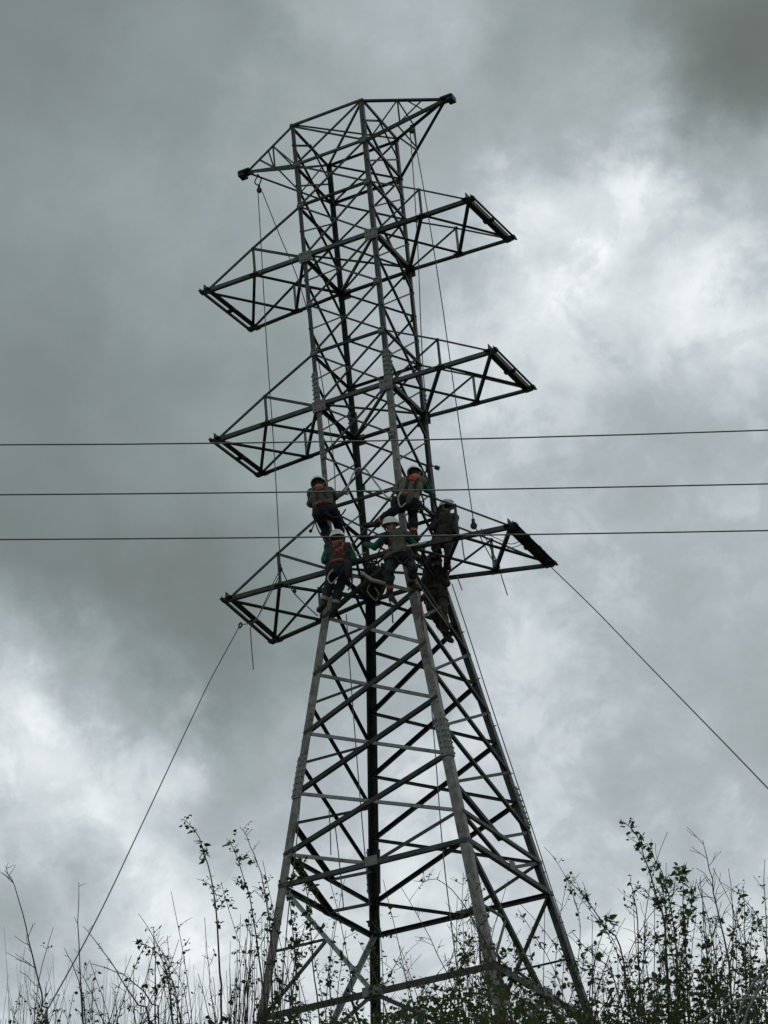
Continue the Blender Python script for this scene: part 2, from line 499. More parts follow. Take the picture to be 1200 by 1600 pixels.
# legs: each a corner angle, upper and lower lengths in one piece with the bend at the waist
for lg in 'LNRB':
    a, b = SG[lg]
    g = G()
    g2 = G()
    ZS = 20.86 if lg in 'LN' else 20.75
    g3 = G()
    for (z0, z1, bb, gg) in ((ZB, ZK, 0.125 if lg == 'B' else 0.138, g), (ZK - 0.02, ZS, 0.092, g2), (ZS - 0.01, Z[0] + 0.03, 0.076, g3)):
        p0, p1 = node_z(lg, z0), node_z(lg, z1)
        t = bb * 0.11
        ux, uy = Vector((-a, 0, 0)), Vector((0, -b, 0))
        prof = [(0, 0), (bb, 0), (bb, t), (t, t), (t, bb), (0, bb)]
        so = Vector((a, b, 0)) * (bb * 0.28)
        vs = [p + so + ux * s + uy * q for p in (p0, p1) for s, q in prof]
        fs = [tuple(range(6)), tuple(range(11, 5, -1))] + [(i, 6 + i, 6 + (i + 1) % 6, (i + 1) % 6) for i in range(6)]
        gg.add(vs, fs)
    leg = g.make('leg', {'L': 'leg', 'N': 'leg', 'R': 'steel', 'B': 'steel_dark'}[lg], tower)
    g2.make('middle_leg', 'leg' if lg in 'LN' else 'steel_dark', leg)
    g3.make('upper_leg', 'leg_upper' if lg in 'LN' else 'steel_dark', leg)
    # splice plates with rows of bolts
    for zs, hgt, bb in ((20.86 if lg in 'LN' else 20.75, 0.30, 0.092), ({'L': 13.95, 'N': 14.0, 'R': 13.62, 'B': 13.2}[lg], 0.34, 0.138)):
        sp = G()
        for (nx_, tx_) in ((Vector((a, 0, 0)), Vector((0, -b, 0))), (Vector((0, b, 0)), Vector((-a, 0, 0)))):
            so = Vector((a, b, 0)) * (bb * 0.28)
            lo, hi = node_z(lg, zs - hgt) + so, node_z(lg, zs + hgt) + so
            c = (lo + hi) / 2 + tx_ * bb / 2 + nx_ * 0.011
            ax_ = (hi - lo) / 2
            sp.box(c, ax_, tx_ * (bb / 2 + 0.004), nx_ * 0.008)
            for q in range(7):
                for s in (-0.27, 0.27):
                    pb = lo + (hi - lo) * ((q + 0.5) / 7) + tx_ * (bb / 2 + s * bb) + nx_ * 0.018
                    sp.tube([pb, pb + nx_ * 0.026], 0.014, 6)
        s_ = sp.make('splice_plate', 'plate', leg)
    if lg in 'RL':
        zz = ZB + 1.8 if lg == 'R' else 14.2
        q = 0
        while zz < (19.4 if lg == 'R' else 16.2):
            p = node_z(lg, zz)
            n_ = Vector((a, 0, 0)) if q % 2 else Vector((0, b, 0))
            p = p + (Vector((0, -b * 0.04, 0)) if q % 2 else Vector((-a * 0.04, 0, 0)))
            ob('step_bolt', *(lambda gg: (gg.v, gg.f))(G().tube([p, p + n_ * 0.085, p + n_ * 0.09], [0.009, 0.009, 0.014], 6)), 'plate', leg)
            zz += 0.40
            q += 1


def brace(name, p0, p1, b, n, mk='steel', inset=0.0, flip=False, ext=0.03, parent=None):
    n = Vector(n)
    if parent is None and abs(n.z) < 0.1:          # lapped on the outside of the leg angles
        inset -= 0.041 if max(p0[2], p1[2]) < 17.6 else 0.025
    b = b * (0.84 if max(p0[2], p1[2]) < 17.6 else 0.78)
    return G().angle(Vector(p0) - n * inset, Vector(p1) - n * inset, b, n, None, flip, ext).make(name, mk, parent or tower)


def shade(k, i):
    return 'galv' if (k >= 9.5 and i == 1) else ('steel' if i else 'steel_dark')


# X bracing of the four faces; neighbouring faces are staggered by half a panel
for fk, (l0, l1, n) in FACE.items():
    half = fk in ('NR', 'LB')
    front = fk in ('LN', 'NR')
    ks = [i + 0.5 for i in range(0, 13)] if half else list(range(0, 14))
    for k in ks:
        low = k >= 9
        b = 0.072 if low else 0.048
        k2 = k + 1
        heavy = (not half and front) or (half and not front)
        # falling and rising diagonals
        d0 = (node(l0, k), node(l1, k2)); d1 = (node(l0, k2), node(l1, k))
        bd = 0.060 if low else 0.042
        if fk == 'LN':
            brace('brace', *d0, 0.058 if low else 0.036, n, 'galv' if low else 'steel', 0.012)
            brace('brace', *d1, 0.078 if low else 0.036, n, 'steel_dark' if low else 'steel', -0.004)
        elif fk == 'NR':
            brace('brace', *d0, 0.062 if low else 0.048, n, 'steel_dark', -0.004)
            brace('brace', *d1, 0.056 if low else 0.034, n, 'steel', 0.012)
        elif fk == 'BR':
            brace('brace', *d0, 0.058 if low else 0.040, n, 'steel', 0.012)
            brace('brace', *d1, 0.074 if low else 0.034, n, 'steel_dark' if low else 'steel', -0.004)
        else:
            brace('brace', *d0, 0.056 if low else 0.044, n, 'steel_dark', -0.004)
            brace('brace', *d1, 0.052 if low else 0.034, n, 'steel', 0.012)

    def mid_(k):
        return (node(l0, k) + node(l1, k)) / 2
    if half:
        brace('brace', node(l0, 0.5), mid_(0), 0.040, n, 'steel_dark', 0.02)
        brace('brace', node(l1, 0.5), mid_(0), 0.040, n, 'steel_dark', 0.02)
        brace('brace', node(l0, 13.5), mid_(14), 0.085, n, 'steel_dark', 0.02)
        brace('brace', node(l1, 13.5), mid_(14), 0.060, n, 'steel', 0.02)
    brace('brace', node(l0, 14), mid_(15), 0.095 if fk == 'LB' else 0.06, n, 'galv' if fk == 'LN' else 'steel_dark', 0.02)
    brace('brace', node(l1, 14), mid_(15), 0.065, n, 'steel', 0.02)
    # level struts
    for k in ([0, 1, 2, 5, 8, 15, 16] + ([14] if half else [])) + ([3, 6, 9] if half else []):
        bb = 0.075 if (fk == 'LB' and k in (3, 6, 9)) else {0: 0.05, 1: 0.055, 2: 0.055, 3: 0.10, 5: 0.055, 6: 0.10, 8: 0.06, 9: 0.10, 14: 0.065, 15: 0.085, 16: 0.12}[k]
        brace('level_strut', node(l0, k), node(l1, k), bb, n, 'steel_dark' if k in (2, 3, 5, 6, 8, 9) else 'steel', -0.014, k in (16,))
    # bottom panel: K bracing with small redundants
    m16 = mid_(16)
    lk = {'LN': 'L', 'NR': 'N', 'BR': 'R', 'LB': 'B'}[fk]
    brace('brace', node(lk, 15), m16, 0.085, n, 'galv' if fk in ('LN', 'LB') else 'steel_dark', 0.02)
    for la in (lk,):
        md = (node(la, 15) + m16) / 2
        brace('redundant', node(la, 15.5), md, 0.040, n, 'steel', 0.03)
        brace('redundant', node(la, 16), md, 0.050, n, 'steel', 0.03)
    f0, f1 = node_z(l0, ZB), node_z(l1, ZB)
    brace('brace', m16, f0.lerp(node(l0, 16), 0.1), 0.075, n, 'steel', 0.02)
    brace('brace', m16, f1.lerp(node(l1, 16), 0.1), 0.075, n, 'steel', 0.02)
    gp = G()
    for k in (15, 16):
        c = mid_(k)
        t_ = (node(l1, k) - node(l0, k)).normalized()
        gp = G().box(c + n * 0.060 + Vector((0, 0, 0.03)), t_ * (0.16 if k == 16 else 0.10), Vector((0, 0, 0.07)), n * 0.006)
        gp.make('gusset_plate', 'plate', tower)

# plan bracing
for k in (0, 3, 6, 9):
    nrm = Vector((0, 0, -1))
    bb = 0.045 if k == 0 else 0.055
    brace('plan_brace', node('L', k), node('R', k), bb, nrm, 'steel', 0.03)
    if k != 15:
        brace('plan_brace', node('N', k), node('B', k), bb, nrm, 'steel', -0.03)

def bolted_plate(c, hx, hz, n, mk='plate'):
    g = G().box(c, Vector((hx, 0, 0)), Vector((0, 0, hz)), n * 0.006)
    for i in (-0.6, 0.0, 0.6):
        for j in (-0.55, 0.55):
            p = c + Vector((hx * i, 0, hz * j)) + n * 0.004
            g.tube([p, p + n * 0.024], 0.012, 6)
    return g.make('gusset_plate', mk, tower)


# gussets where the crossarm chords meet the legs
for k in (3, 6, 9):
    for lg in 'LNRB':
        a, b = SG[lg]
        c = node(lg, k)
        n = Vector((0, b, 0))
        bolted_plate(c + n * 0.052 + Vector((-a * 0.045, 0, -0.035)), 0.12, 0.10, n)
for k in (1, 2, 4, 5, 7, 8):
    for lg in 'LNRB':
        a, b = SG[lg]
        c = node(lg, k)
        n = Vector((0, b, 0))
        bolted_plate(c + n * 0.041 + Vector((-a * 0.04, 0, 0)), 0.055, 0.06, n)

# crossarms: two parallel side trusses and a flat braced underside, closed by a double end beam
TIPS = {3: {'L': (2.59, 23.455, 2.42, 23.35), 'N': (2.42, 23.445, 2.55, 23.39)},
        6: {'L': (2.58, 20.515, 2.47, 20.435), 'N': (2.485, 20.505, 2.555, 20.435)},
        9: {'L': (2.56, 17.56, 2.435, 17.28), 'N': (2.446, 17.37, 2.525, 17.22)}}
ARM_NAME = {(3, 'L'): 'topmost crossarm on the side with the pulley rope', }
ARM_END = {}
for k in (3, 6, 9):
    for side in 'LN':
        fl, bl = ('L', 'B') if side == 'L' else ('N', 'R')
        s = -1 if side == 'L' else 1
        xf, zf, xk, zk_ = TIPS[k][side]
        arm = empty('crossarm', (0, 0, 0), 0, tower)
        F2, K2 = node(fl, k), node(bl, k)
        F0 = Vector((s * xf, F2.y, zf)); K0 = Vector((s * xk, K2.y, zk_))
        F1, K1 = (F0 + F2) / 2, (K0 + K2) / 2
        FT, KT = node(fl, k - 1), node(bl, k - 1)
        FM, KM = (F0 + FT) / 2 + Vector((0, 0, 0.02)), (K0 + KT) / 2 + Vector((0, 0, 0.02))
        nf, nb, dn = Vector((0, -1, 0)), Vector((0, 1, 0)), Vector((0, 0, -1))

        def q(name, p0, p1, b, n, mk, inset=0.0, flip=False, ext=0.03):
            return brace(name, p0, p1, b, n, mk, inset, flip, ext, arm)
        q('chord', F0, F2, 0.085, nf, 'steel', -0.03, side == 'N', 0.06)
        q('chord', K0, K2, 0.095, nb, 'steel_dark' if side == 'L' else 'steel', -0.03, side == 'L', 0.06)
        for T, Mm, O, I1, I2, nn in ((FT, FM, F0, F1, F2, nf), (KT, KM, K0, K1, K2, nb)):
            q('tie', O, Mm, 0.040, nn, 'steel', -0.012)
            q('tie', Mm, T, 0.040, nn, 'steel', -0.012)
            q('hanger', I1, Mm, 0.045, nn, 'galv' if nn is nb else 'steel', 0.0)
            q('tie_brace', Mm, I2, 0.050, nn, 'steel_dark' if (nn is nf and side == 'N') else 'steel', 0.0)
        # underside
        q('under_brace', F0, K1, 0.068, dn, 'steel_dark', -0.02)
        q('under_brace', F1, K0, 0.062, dn, 'steel_dark', 0.02)
        q('under_brace', F1, K2, 0.068, dn, 'steel_dark', -0.02)
        q('under_brace', F2, K1, 0.062, dn, 'steel_dark', 0.02)
        for P_ in (F1, K1):
            G().box(P_ + dn * 0.012, Vector((0.085, 0, 0)), Vector((0, 0.07, 0)), Vector((0, 0, 0.006))).make('gusset_plate', 'steel_dark', arm)
        out = Vector((s, 0, 0))
        e0, e1 = F0 + Vector((0, -0.07, 0)), K0 + Vector((0, 0.07, 0))
        q('end_beam', e0 + out * 0.085, e1 + out * 0.085, 0.050, dn, 'steel_dark', 0, side == 'L')
        q('end_beam', e0 - out * 0.055, e1 - out * 0.055, 0.125, dn, 'steel_dark', 0, side != 'L')
        for P_ in (F0, K0):
            G().box(P_ + out * 0.02 + Vector((0, 0, 0.005)), Vector((0.085, 0, 0)), Vector((0, 0.05, 0)), Vector((0, 0, 0.022))).make('end_plate', 'steel_dark', arm)
        pm = (F0 + K0) / 2
        G().box(pm - out * 0.02 + dn * 0.02, Vector((0.09, 0, 0)), Vector((0, 0.045, 0)), Vector((0, 0, 0.012))).make('end_plate', 'steel_dark', arm)
        ARM_END[(k, side)] = (F0, K0, F1, K1, F2, K2)
        # the chords also run through the body between the legs
    for l0, l1, n in (('L', 'N', Vector((0, -1, 0))), ('B', 'R', Vector((0, 1, 0)))):
        brace('level_strut', node(l0, k), node(l1, k), 0.085 if l0 == 'L' else 0.10, n, 'steel' if l0 == 'L' else 'steel_dark', -0.03, l0 == 'B')

# earth-wire peaks
PEAK = {}
for side, s, fl, bl in (('L', -1, 'L', 'B'), ('N', 1, 'N', 'R')):
    pk = empty('peak_arm', (0, 0, 0), 0, tower)
    tip = Vector((s * 1.975, 0, 26.12))
    PEAK[side] = tip
    ft, bt, f1, b1 = node(fl, 0), node(bl, 0), node(fl, 1), node(bl, 1)
    for P_, bb, n, mk in ((ft, 0.055, Vector((0, -1, 0.2)), 'steel_dark'), (bt, 0.055, Vector((0, 1, 0.2)), 'steel'),
                          (f1, 0.072, Vector((0, -1, -0.3)), 'steel_dark'), (b1, 0.050, Vector((0, 1, -0.3)), 'steel')):
        brace('peak_chord', P_, tip, bb, n, mk, -0.012, False, 0.03, pk)
    for t0, t1 in ((0.42, 0.42), (0.42, 0.06), (0.72, 0.40)):
        brace('peak_brace', ft.lerp(tip, t0), f1.lerp(tip, t1), 0.038, Vector((0, -1, 0)), 'steel_dark', 0.0, False, 0.01, pk)
    for t0, t1 in ((0.36, 0.36), (0.06, 0.36)):
        brace('peak_brace', bt.lerp(tip, t0), b1.lerp(tip, t1), 0.036, Vector((0, 1, 0)), 'steel', 0.0, False, 0.01, pk)
    brace('peak_brace', ft.lerp(tip, 0.42), bt.lerp(tip, 0.36), 0.036, Vector((0, 0, 1)), 'steel_dark', 0.0, False, 0.01, pk)
    brace('peak_brace', ft.lerp(tip, 0.52), bt.lerp(tip, 0.66), 0.034, Vector((0, 0, 1)), 'steel_dark', 0.0, False, 0.01, pk)
    brace('peak_brace', f1.lerp(tip, 0.38), b1.lerp(tip, 0.38), 0.036, Vector((0, 0, -1)), 'steel', 0.0, False, 0.01, pk)
    tp = G()
    tp.box(tip + Vector((s * 0.02, 0, 0)), Vector((0.105, 0, 0)), Vector((0, 0.10, 0)), Vector((0, 0, 0.016)))
    tp.make('tip_plate', 'steel_dark', pk)
    tp = G().box(tip + Vector((s * 0.085, 0, -0.035)), Vector((0.06, 0, 0)), Vector((0, 0.085, 0)), Vector((0, 0, 0.05)))
    tp.make('earth_clamp', 'steel_dark', pk)
# concrete footings
for lg in 'LNRB':
    p = node_z(lg, ZB)
    G().box(p + Vector((0, 0, -0.15)), Vector((0.32, 0, 0)), Vector((0, 0.32, 0)), Vector((0, 0, 0.24))).make('footing', 'concrete', tower)

# ------------------------------------------------------------------ ropes and wires


def spline(pts, n=6):
    pts = [Vector(p) for p in pts]
    if len(pts) < 3:
        return [pts[0].lerp(pts[-1], i / n) for i in range(n + 1)]
    out = []
    for i in range(len(pts) - 1):
        p0 = pts[max(i - 1, 0)]; p1 = pts[i]; p2 = pts[i + 1]; p3 = pts[min(i + 2, len(pts) - 1)]
        for j in range(n):
            t = j / n
            out.append(0.5 * ((2 * p1) + (p2 - p0) * t + (2 * p0 - 5 * p1 + 4 * p2 - p3) * t * t + (3 * p1 - p0 - 3 * p2 + p3) * t ** 3))
    out.append(pts[-1])
    return out


def rope(name, pts, r, label, cat='rope', mk='rope', n=6, group=None, parent=None):
    o = G().tube(spline(pts, n), r, 6).make(name, mk, parent, True)
    if parent is None:
        tag(o, label, cat, group)
    return o


def ropepx(name, pxs, r, label, **kw):
    return rope(name, [at(*p) for p in pxs], r, label, **kw)


# three conductors of a lower line crossing in front of the pylon
for i, (a_, b_, c_, lab) in enumerate(((695, 688.5, 672, 'highest of the three line wires crossing in front of the pylon'),
                                        (773, 767, 756, 'middle one of the three line wires crossing in front of the pylon'),
                                        (843, 838, 829, 'lowest of the three line wires crossing in front of the workers'))):
    P0, P1, P2 = at(0, a_, 15.0), at(600, b_, 15.0), at(1200, c_, 15.0)
    # parabola in x through the three points, carried on to both sides
    xs = np.array([P0.x, P1.x, P2.x]); zs = np.array([P0.z, P1.z, P2.z])
    co = np.polyfit(xs, zs, 2)
    co[0] = max(co[0], 0.0006)
    co = np.polyfit(xs, zs, 2)
    pts = []
    for x in np.linspace(-26, 26, 61):
        zz = np.polyval(co, x) if abs(x) < 3 else None
        if zz is None:
            x0 = 3 * np.sign(x)
            zz = np.polyval(co, x0) + (2 * co[0] * x0 + co[1]) * (x - x0) + 0.0008 * (x - x0) ** 2
        pts.append(Vector((x, 15.0, zz)))
    rope('line_wire', pts, 0.0052, lab, 'wire', 'wire', 1, 'three line wires crossing in front')


def pulley(name, p, label, s=1.0, parent=None):
    s *= 0.72
    root = empty(name, p)
    tag(root, label, 'pulley')
    g = G()
    ring = []
    for k in range(16):
        a = 2 * math.pi * k / 16
        ring.append((math.cos(a), math.sin(a)))
    vs = []; fs = []
    prof = [(-0.028, 0.075), (-0.012, 0.060), (0.012, 0.060), (0.028, 0.075)]
    for (yy, rr) in prof:
        for (c, q_) in ring:
            vs.append((c * rr * s, yy * s, q_ * rr * s - 0.02))
    for j in range(3):
        for k in range(16):
            fs.append((j * 16 + k, j * 16 + (k + 1) % 16, (j + 1) * 16 + (k + 1) % 16, (j + 1) * 16 + k))
    fs.append(tuple(range(15, -1, -1))); fs.append(tuple(range(48, 64)))
    ob('sheave', vs, fs, 'pulley', root)
    for yy in (-0.038, 0.038):
        G().box((0, yy * s, 0.02), (0.036 * s, 0, 0), (0, 0.005, 0), (0, 0, 0.105 * s)).make('cheek_plate', 'pulley', root)
    G().tube([(0.0, 0, 0.10 * s), (0.018 * s, 0, 0.13 * s), (0.0, 0, 0.16 * s), (-0.018 * s, 0, 0.13 * s), (0, 0, 0.10 * s)], 0.011 * s, 6).make('hook', 'pulley', root)
    return root


LW = 0.0085
yp = 36.7
pulley('rope_pulley', at(405, 296, 36.95), 'small black pulley hung under the peak arm tip at the top of the tall rope', 0.9)
pulley('rope_pulley', at(643, 203, 35.55), 'small black pulley inside the upper peak arm near its tip', 0.9)
pulley('rope_pulley', at(740, 820, 35.9), 'black pulley lashed to the lowest crossarm above the doubled rope', 1.0)
pulley('rope_pulley', at(776, 884, 36.3), 'black pulley at the bottom chord of the lowest crossarm', 1.0)
ropepx('sling', [(402, 276, 36.95), (398, 285, 36.95), (404, 289, 36.95), (408, 280, 36.95), (402, 272, 36.95)], 0.012, 'short sling holding the pulley under the peak arm', cat='sling', mk='canvas')
ropepx('hoist_rope', [(403, 298, 36.95), (410, 420, 36.8), (418, 560, 36.6), (428, 700, 36.4), (438, 886, 36.2)], LW, 'long rope hanging straight down from the pulley at the peak arm')
ropepx('hoist_rope', [(410, 300, 36.95), (437, 368, 36.8), (464, 432, 36.6), (484, 500, 36.45), (497, 562, 36.4), (508, 625, 36.35), (518, 690, 36.3), (523, 742, 36.3), (524, 790, 36.2)], LW, 'slanting rope running from the peak pulley into the lattice body')
ropepx('hoist_rope', [(641, 206, 35.55), (652, 370, 35.7), (660, 560, 35.9), (672, 700, 36.1), (683, 800, 36.3), (690, 870, 36.4)], LW, 'rope running down close beside the pylon leg from the upper peak arm')
ropepx('hoist_rope', [(646, 206, 35.55), (668, 330, 35.6), (690, 470, 35.65), (712, 625, 35.75), (740, 816, 35.9)], LW, 'slanting rope from the upper peak arm to the lowest crossarm pulley')
ropepx('tackle_rope', [(744, 826, 35.9), (760, 858, 36.1), (775, 884, 36.3)], LW, 'inner strand of the doubled rope between two crossarm pulleys')
ropepx('tackle_rope', [(752, 826, 35.9), (766, 856, 36.1), (779, 882, 36.3)], LW, 'outer strand of the doubled rope between two crossarm pulleys')
ropepx('rope_tail', [(781, 890, 36.3), (785, 905, 36.3), (793, 930, 36.3)], LW, 'loose rope tail hanging below the lowest crossarm pulley')
ropepx('rope_tail', [(714, 900, 36.3), (722, 922, 36.3)], LW, 'short rope end hanging under the lowest crossarm near the leg')
ropepx('rope_tail', [(721, 838, 36.0), (724, 862, 36.0), (727, 880, 36.0)], 0.010, 'short rope hanging behind the front chord of the lowest crossarm')
ropepx('guy_rope', [(861, 886, 36.95), (930, 953, 34.6), (1010, 1036, 31.6), (1200, 1232, 26.3), (1420, 1470, 22.0)], LW, 'long guy rope slanting down from the lowest crossarm end, away from the left guy')
ropepx('guy_rope', [(374, 979, 36.4), (330, 1060, 35.0), (300, 1122, 33.6), (220, 1292, 30.0), (140, 1458, 27.0), (20, 1672, 23.5)], LW, 'long guy rope slanting down behind the bushes from the lowest crossarm beam')
# tackle on the low left crossarm
ropepx('tackle_rope', [(439, 888, 36.2), (455, 920, 36.2), (470, 938, 36.2), (496, 962, 35.9)], 0.010, 'rope bridle running from the hanging rope to the foot of the lower worker')
ropepx('tackle_rope', [(438, 890, 36.2), (430, 905, 36.25), (414, 940, 36.3), (398, 970, 36.4), (376, 976, 36.4)], LW, 'thin rope looping from the hanging rope to the crossarm end beam')
ropepx('tackle_rope', [(440, 892, 36.2), (424, 925, 36.25), (404, 962, 36.3), (392, 980, 36.4)], LW, 'second thin rope looping inside the low crossarm')
ropepx('rope_tail', [(391, 980, 36.4), (393, 1010, 36.4), (396, 1046, 36.4)], LW, 'loose rope tail hanging under the low crossarm end beam')
pulley('rope_pulley', at(438, 888, 36.2), 'pulley where the long hanging rope meets the low crossarm', 0.7)
pulley('rope_pulley', at(460, 922, 36.2), 'small pulley under the low crossarm beside the rope bridle', 0.6)
kn = G().tube(spline([at(373, 977, 36.4), at(376, 973, 36.35), at(378, 976, 36.3), at(375, 981, 36.35), at(373, 978, 36.4)], 5), 0.013, 6).make('rope_knot', 'canvas', None, True)
tag(kn, 'knotted shackle joining the left guy rope to the end beam', 'knot')
ropepx('sling', [(492, 814, 35.45), (488, 826, 35.4), (484, 832, 35.4)], 0.012, 'loose strap end dangling beside the upper left worker', cat='sling')
ropepx('sling', [(492, 814, 35.45), (498, 830, 35.45), (506, 842, 35.5), (510, 846, 35.5)], 0.012, 'strap hanging in a bend beneath the upper left worker', cat='sling')
lump = G().tube([at(487, 827, 35.4), at(485.5, 829.5, 35.4), at(484, 832, 35.4)], [0.012, 0.032, 0.012], 8).make('carabiner', 'canvas', None, True)
tag(lump, 'dark snap hook on the strap end beside the upper left worker', 'hook')
# ropes down the inside of the tower
ropepx('hand_line', [(541, 960, 36.4), (548, 1060, 36.3), (558, 1190, 36.2), (568, 1310, 36.1), (578, 1420, 36.0)], LW, 'thin rope hanging inside the tower left of the rear leg')
ropepx('hand_line', [(673, 1090, 35.9), (682, 1200, 35.7), (692, 1330, 35.5), (706, 1450, 35.3), (720, 1560, 35.1), (726, 1610, 35.0)], LW, 'rope hanging inside the tower from mid height to the brush')
ropepx('hand_line', [(514, 1262, 35.6), (516, 1300, 35.6), (517, 1336, 35.6)], LW, 'short rope end hanging from a lower brace')
ropepx('hand_line', [(523, 1285, 35.6), (530, 1345, 35.6), (537, 1422, 35.6)], LW, 'short rope hanging beside another under a lower brace')
ropepx('hand_line', [(470, 1240, 35.3), (462, 1330, 35.2), (450, 1430, 35.0), (436, 1600, 34.8)], LW, 'thin rope hanging close beside the lower left leg')
ropepx('hand_line', [(706, 912, 36.65), (735, 1000, 36.75), (762, 1085, 36.85), (797, 1190, 37.0), (836, 1308, 37.2), (864, 1396, 37.4), (905, 1520, 37.5)], LW, 'rope hanging down along the outside of the lower right leg')

# ------------------------------------------------------------------ workers
# body = one continuous surface wrapped round a posed set of tapered limbs (surface nets over a smooth distance field)


def surf_nets(field, lo, hi, h):
    ns = [int(math.ceil((hi[i] - lo[i]) / h)) + 1 for i in range(3)]
    ax = [lo[i] + h * np.arange(ns[i]) for i in range(3)]
    D = field(ax, ns)
    neg = D < 0
    nx_, ny_, nz_ = [n - 1 for n in ns]
    acc = np.zeros((nx_, ny_, nz_, 3)); cnt = np.zeros((nx_, ny_, nz_))
    cs = [(0, 0, 0), (1, 0, 0), (0, 1, 0), (1, 1, 0), (0, 0, 1), (1, 0, 1), (0, 1, 1), (1, 1, 1)]
    es = [(0, 1), (2, 3), (4, 5), (6, 7), (0, 2), (1, 3), (4, 6), (5, 7), (0, 4), (1, 5), (2, 6), (3, 7)]

    def cv(A, c):
        return A[c[0]:c[0] + nx_, c[1]:c[1] + ny_, c[2]:c[2] + nz_]
    for a, b in es:
        da, db = cv(D, cs[a]), cv(D, cs[b])
        cr = (da < 0) != (db < 0)
        t = np.where(cr, da / np.where(cr, da - db, 1), 0)
        pa, pb = np.array(cs[a], float), np.array(cs[b], float)
        acc += cr[..., None] * (pa + t[..., None] * (pb - pa)); cnt += cr
    act = cnt > 0
    idx = -np.ones((nx_, ny_, nz_), int)
    idx[act] = np.arange(act.sum())
    ijk = np.argwhere(act)
    V = np.array(lo) + h * (ijk + acc[act] / cnt[act][:, None])
    F = []
    for axis in range(3):
        o = [0, 0, 0]; o[axis] = 1
        a = neg[:ns[0] - o[0], :ns[1] - o[1], :ns[2] - o[2]]
        b = neg[o[0]:, o[1]:, o[2]:]
        w = np.argwhere(a != b)
        i1, i2 = [(1, 2), (2, 0), (0, 1)][axis]
        ok = (w[:, i1] > 0) & (w[:, i2] > 0) & (w[:, i1] < ns[i1] - 1) & (w[:, i2] < ns[i2] - 1)
        w = w[ok]
        s = a[tuple(w.T)]
        e1 = np.zeros(3, int); e1[i1] = 1
        e2 = np.zeros(3, int); e2[i2] = 1
        q0, q1, q2, q3 = [idx[tuple((w - k).T)] for k in (0 * e1, e1, e1 + e2, e2)]
        quad = np.stack([q0, q1, q2, q3], 1)
        quad[~s] = quad[~s][:, ::-1]
        F.append(quad)
    return V, np.concatenate(F)


def cone_d(X, a, b, ra, rb, fl=None):
    a, b = np.array(a, float), np.array(b, float)
    if fl is not None:                       # flatten along a direction: (unit vector, factor)
        u, k = np.array(fl[0], float), fl[1]
        X = X - np.outer((X - a) @ u, u) * (1 - 1 / k) * 1.0
        b = b - u * ((b - a) @ u) * (1 - 1 / k)
    ab = b - a
    L2 = max(ab @ ab, 1e-12)
    t = np.clip(((X - a) @ ab) / L2, 0, 1)
    d = np.linalg.norm(X - a - t[:, None] * ab, axis=1) - (ra + (rb - ra) * t)
    return d


def unit(v):
    v = np.array(v, float)
    return v / max(np.linalg.norm(v), 1e-9)


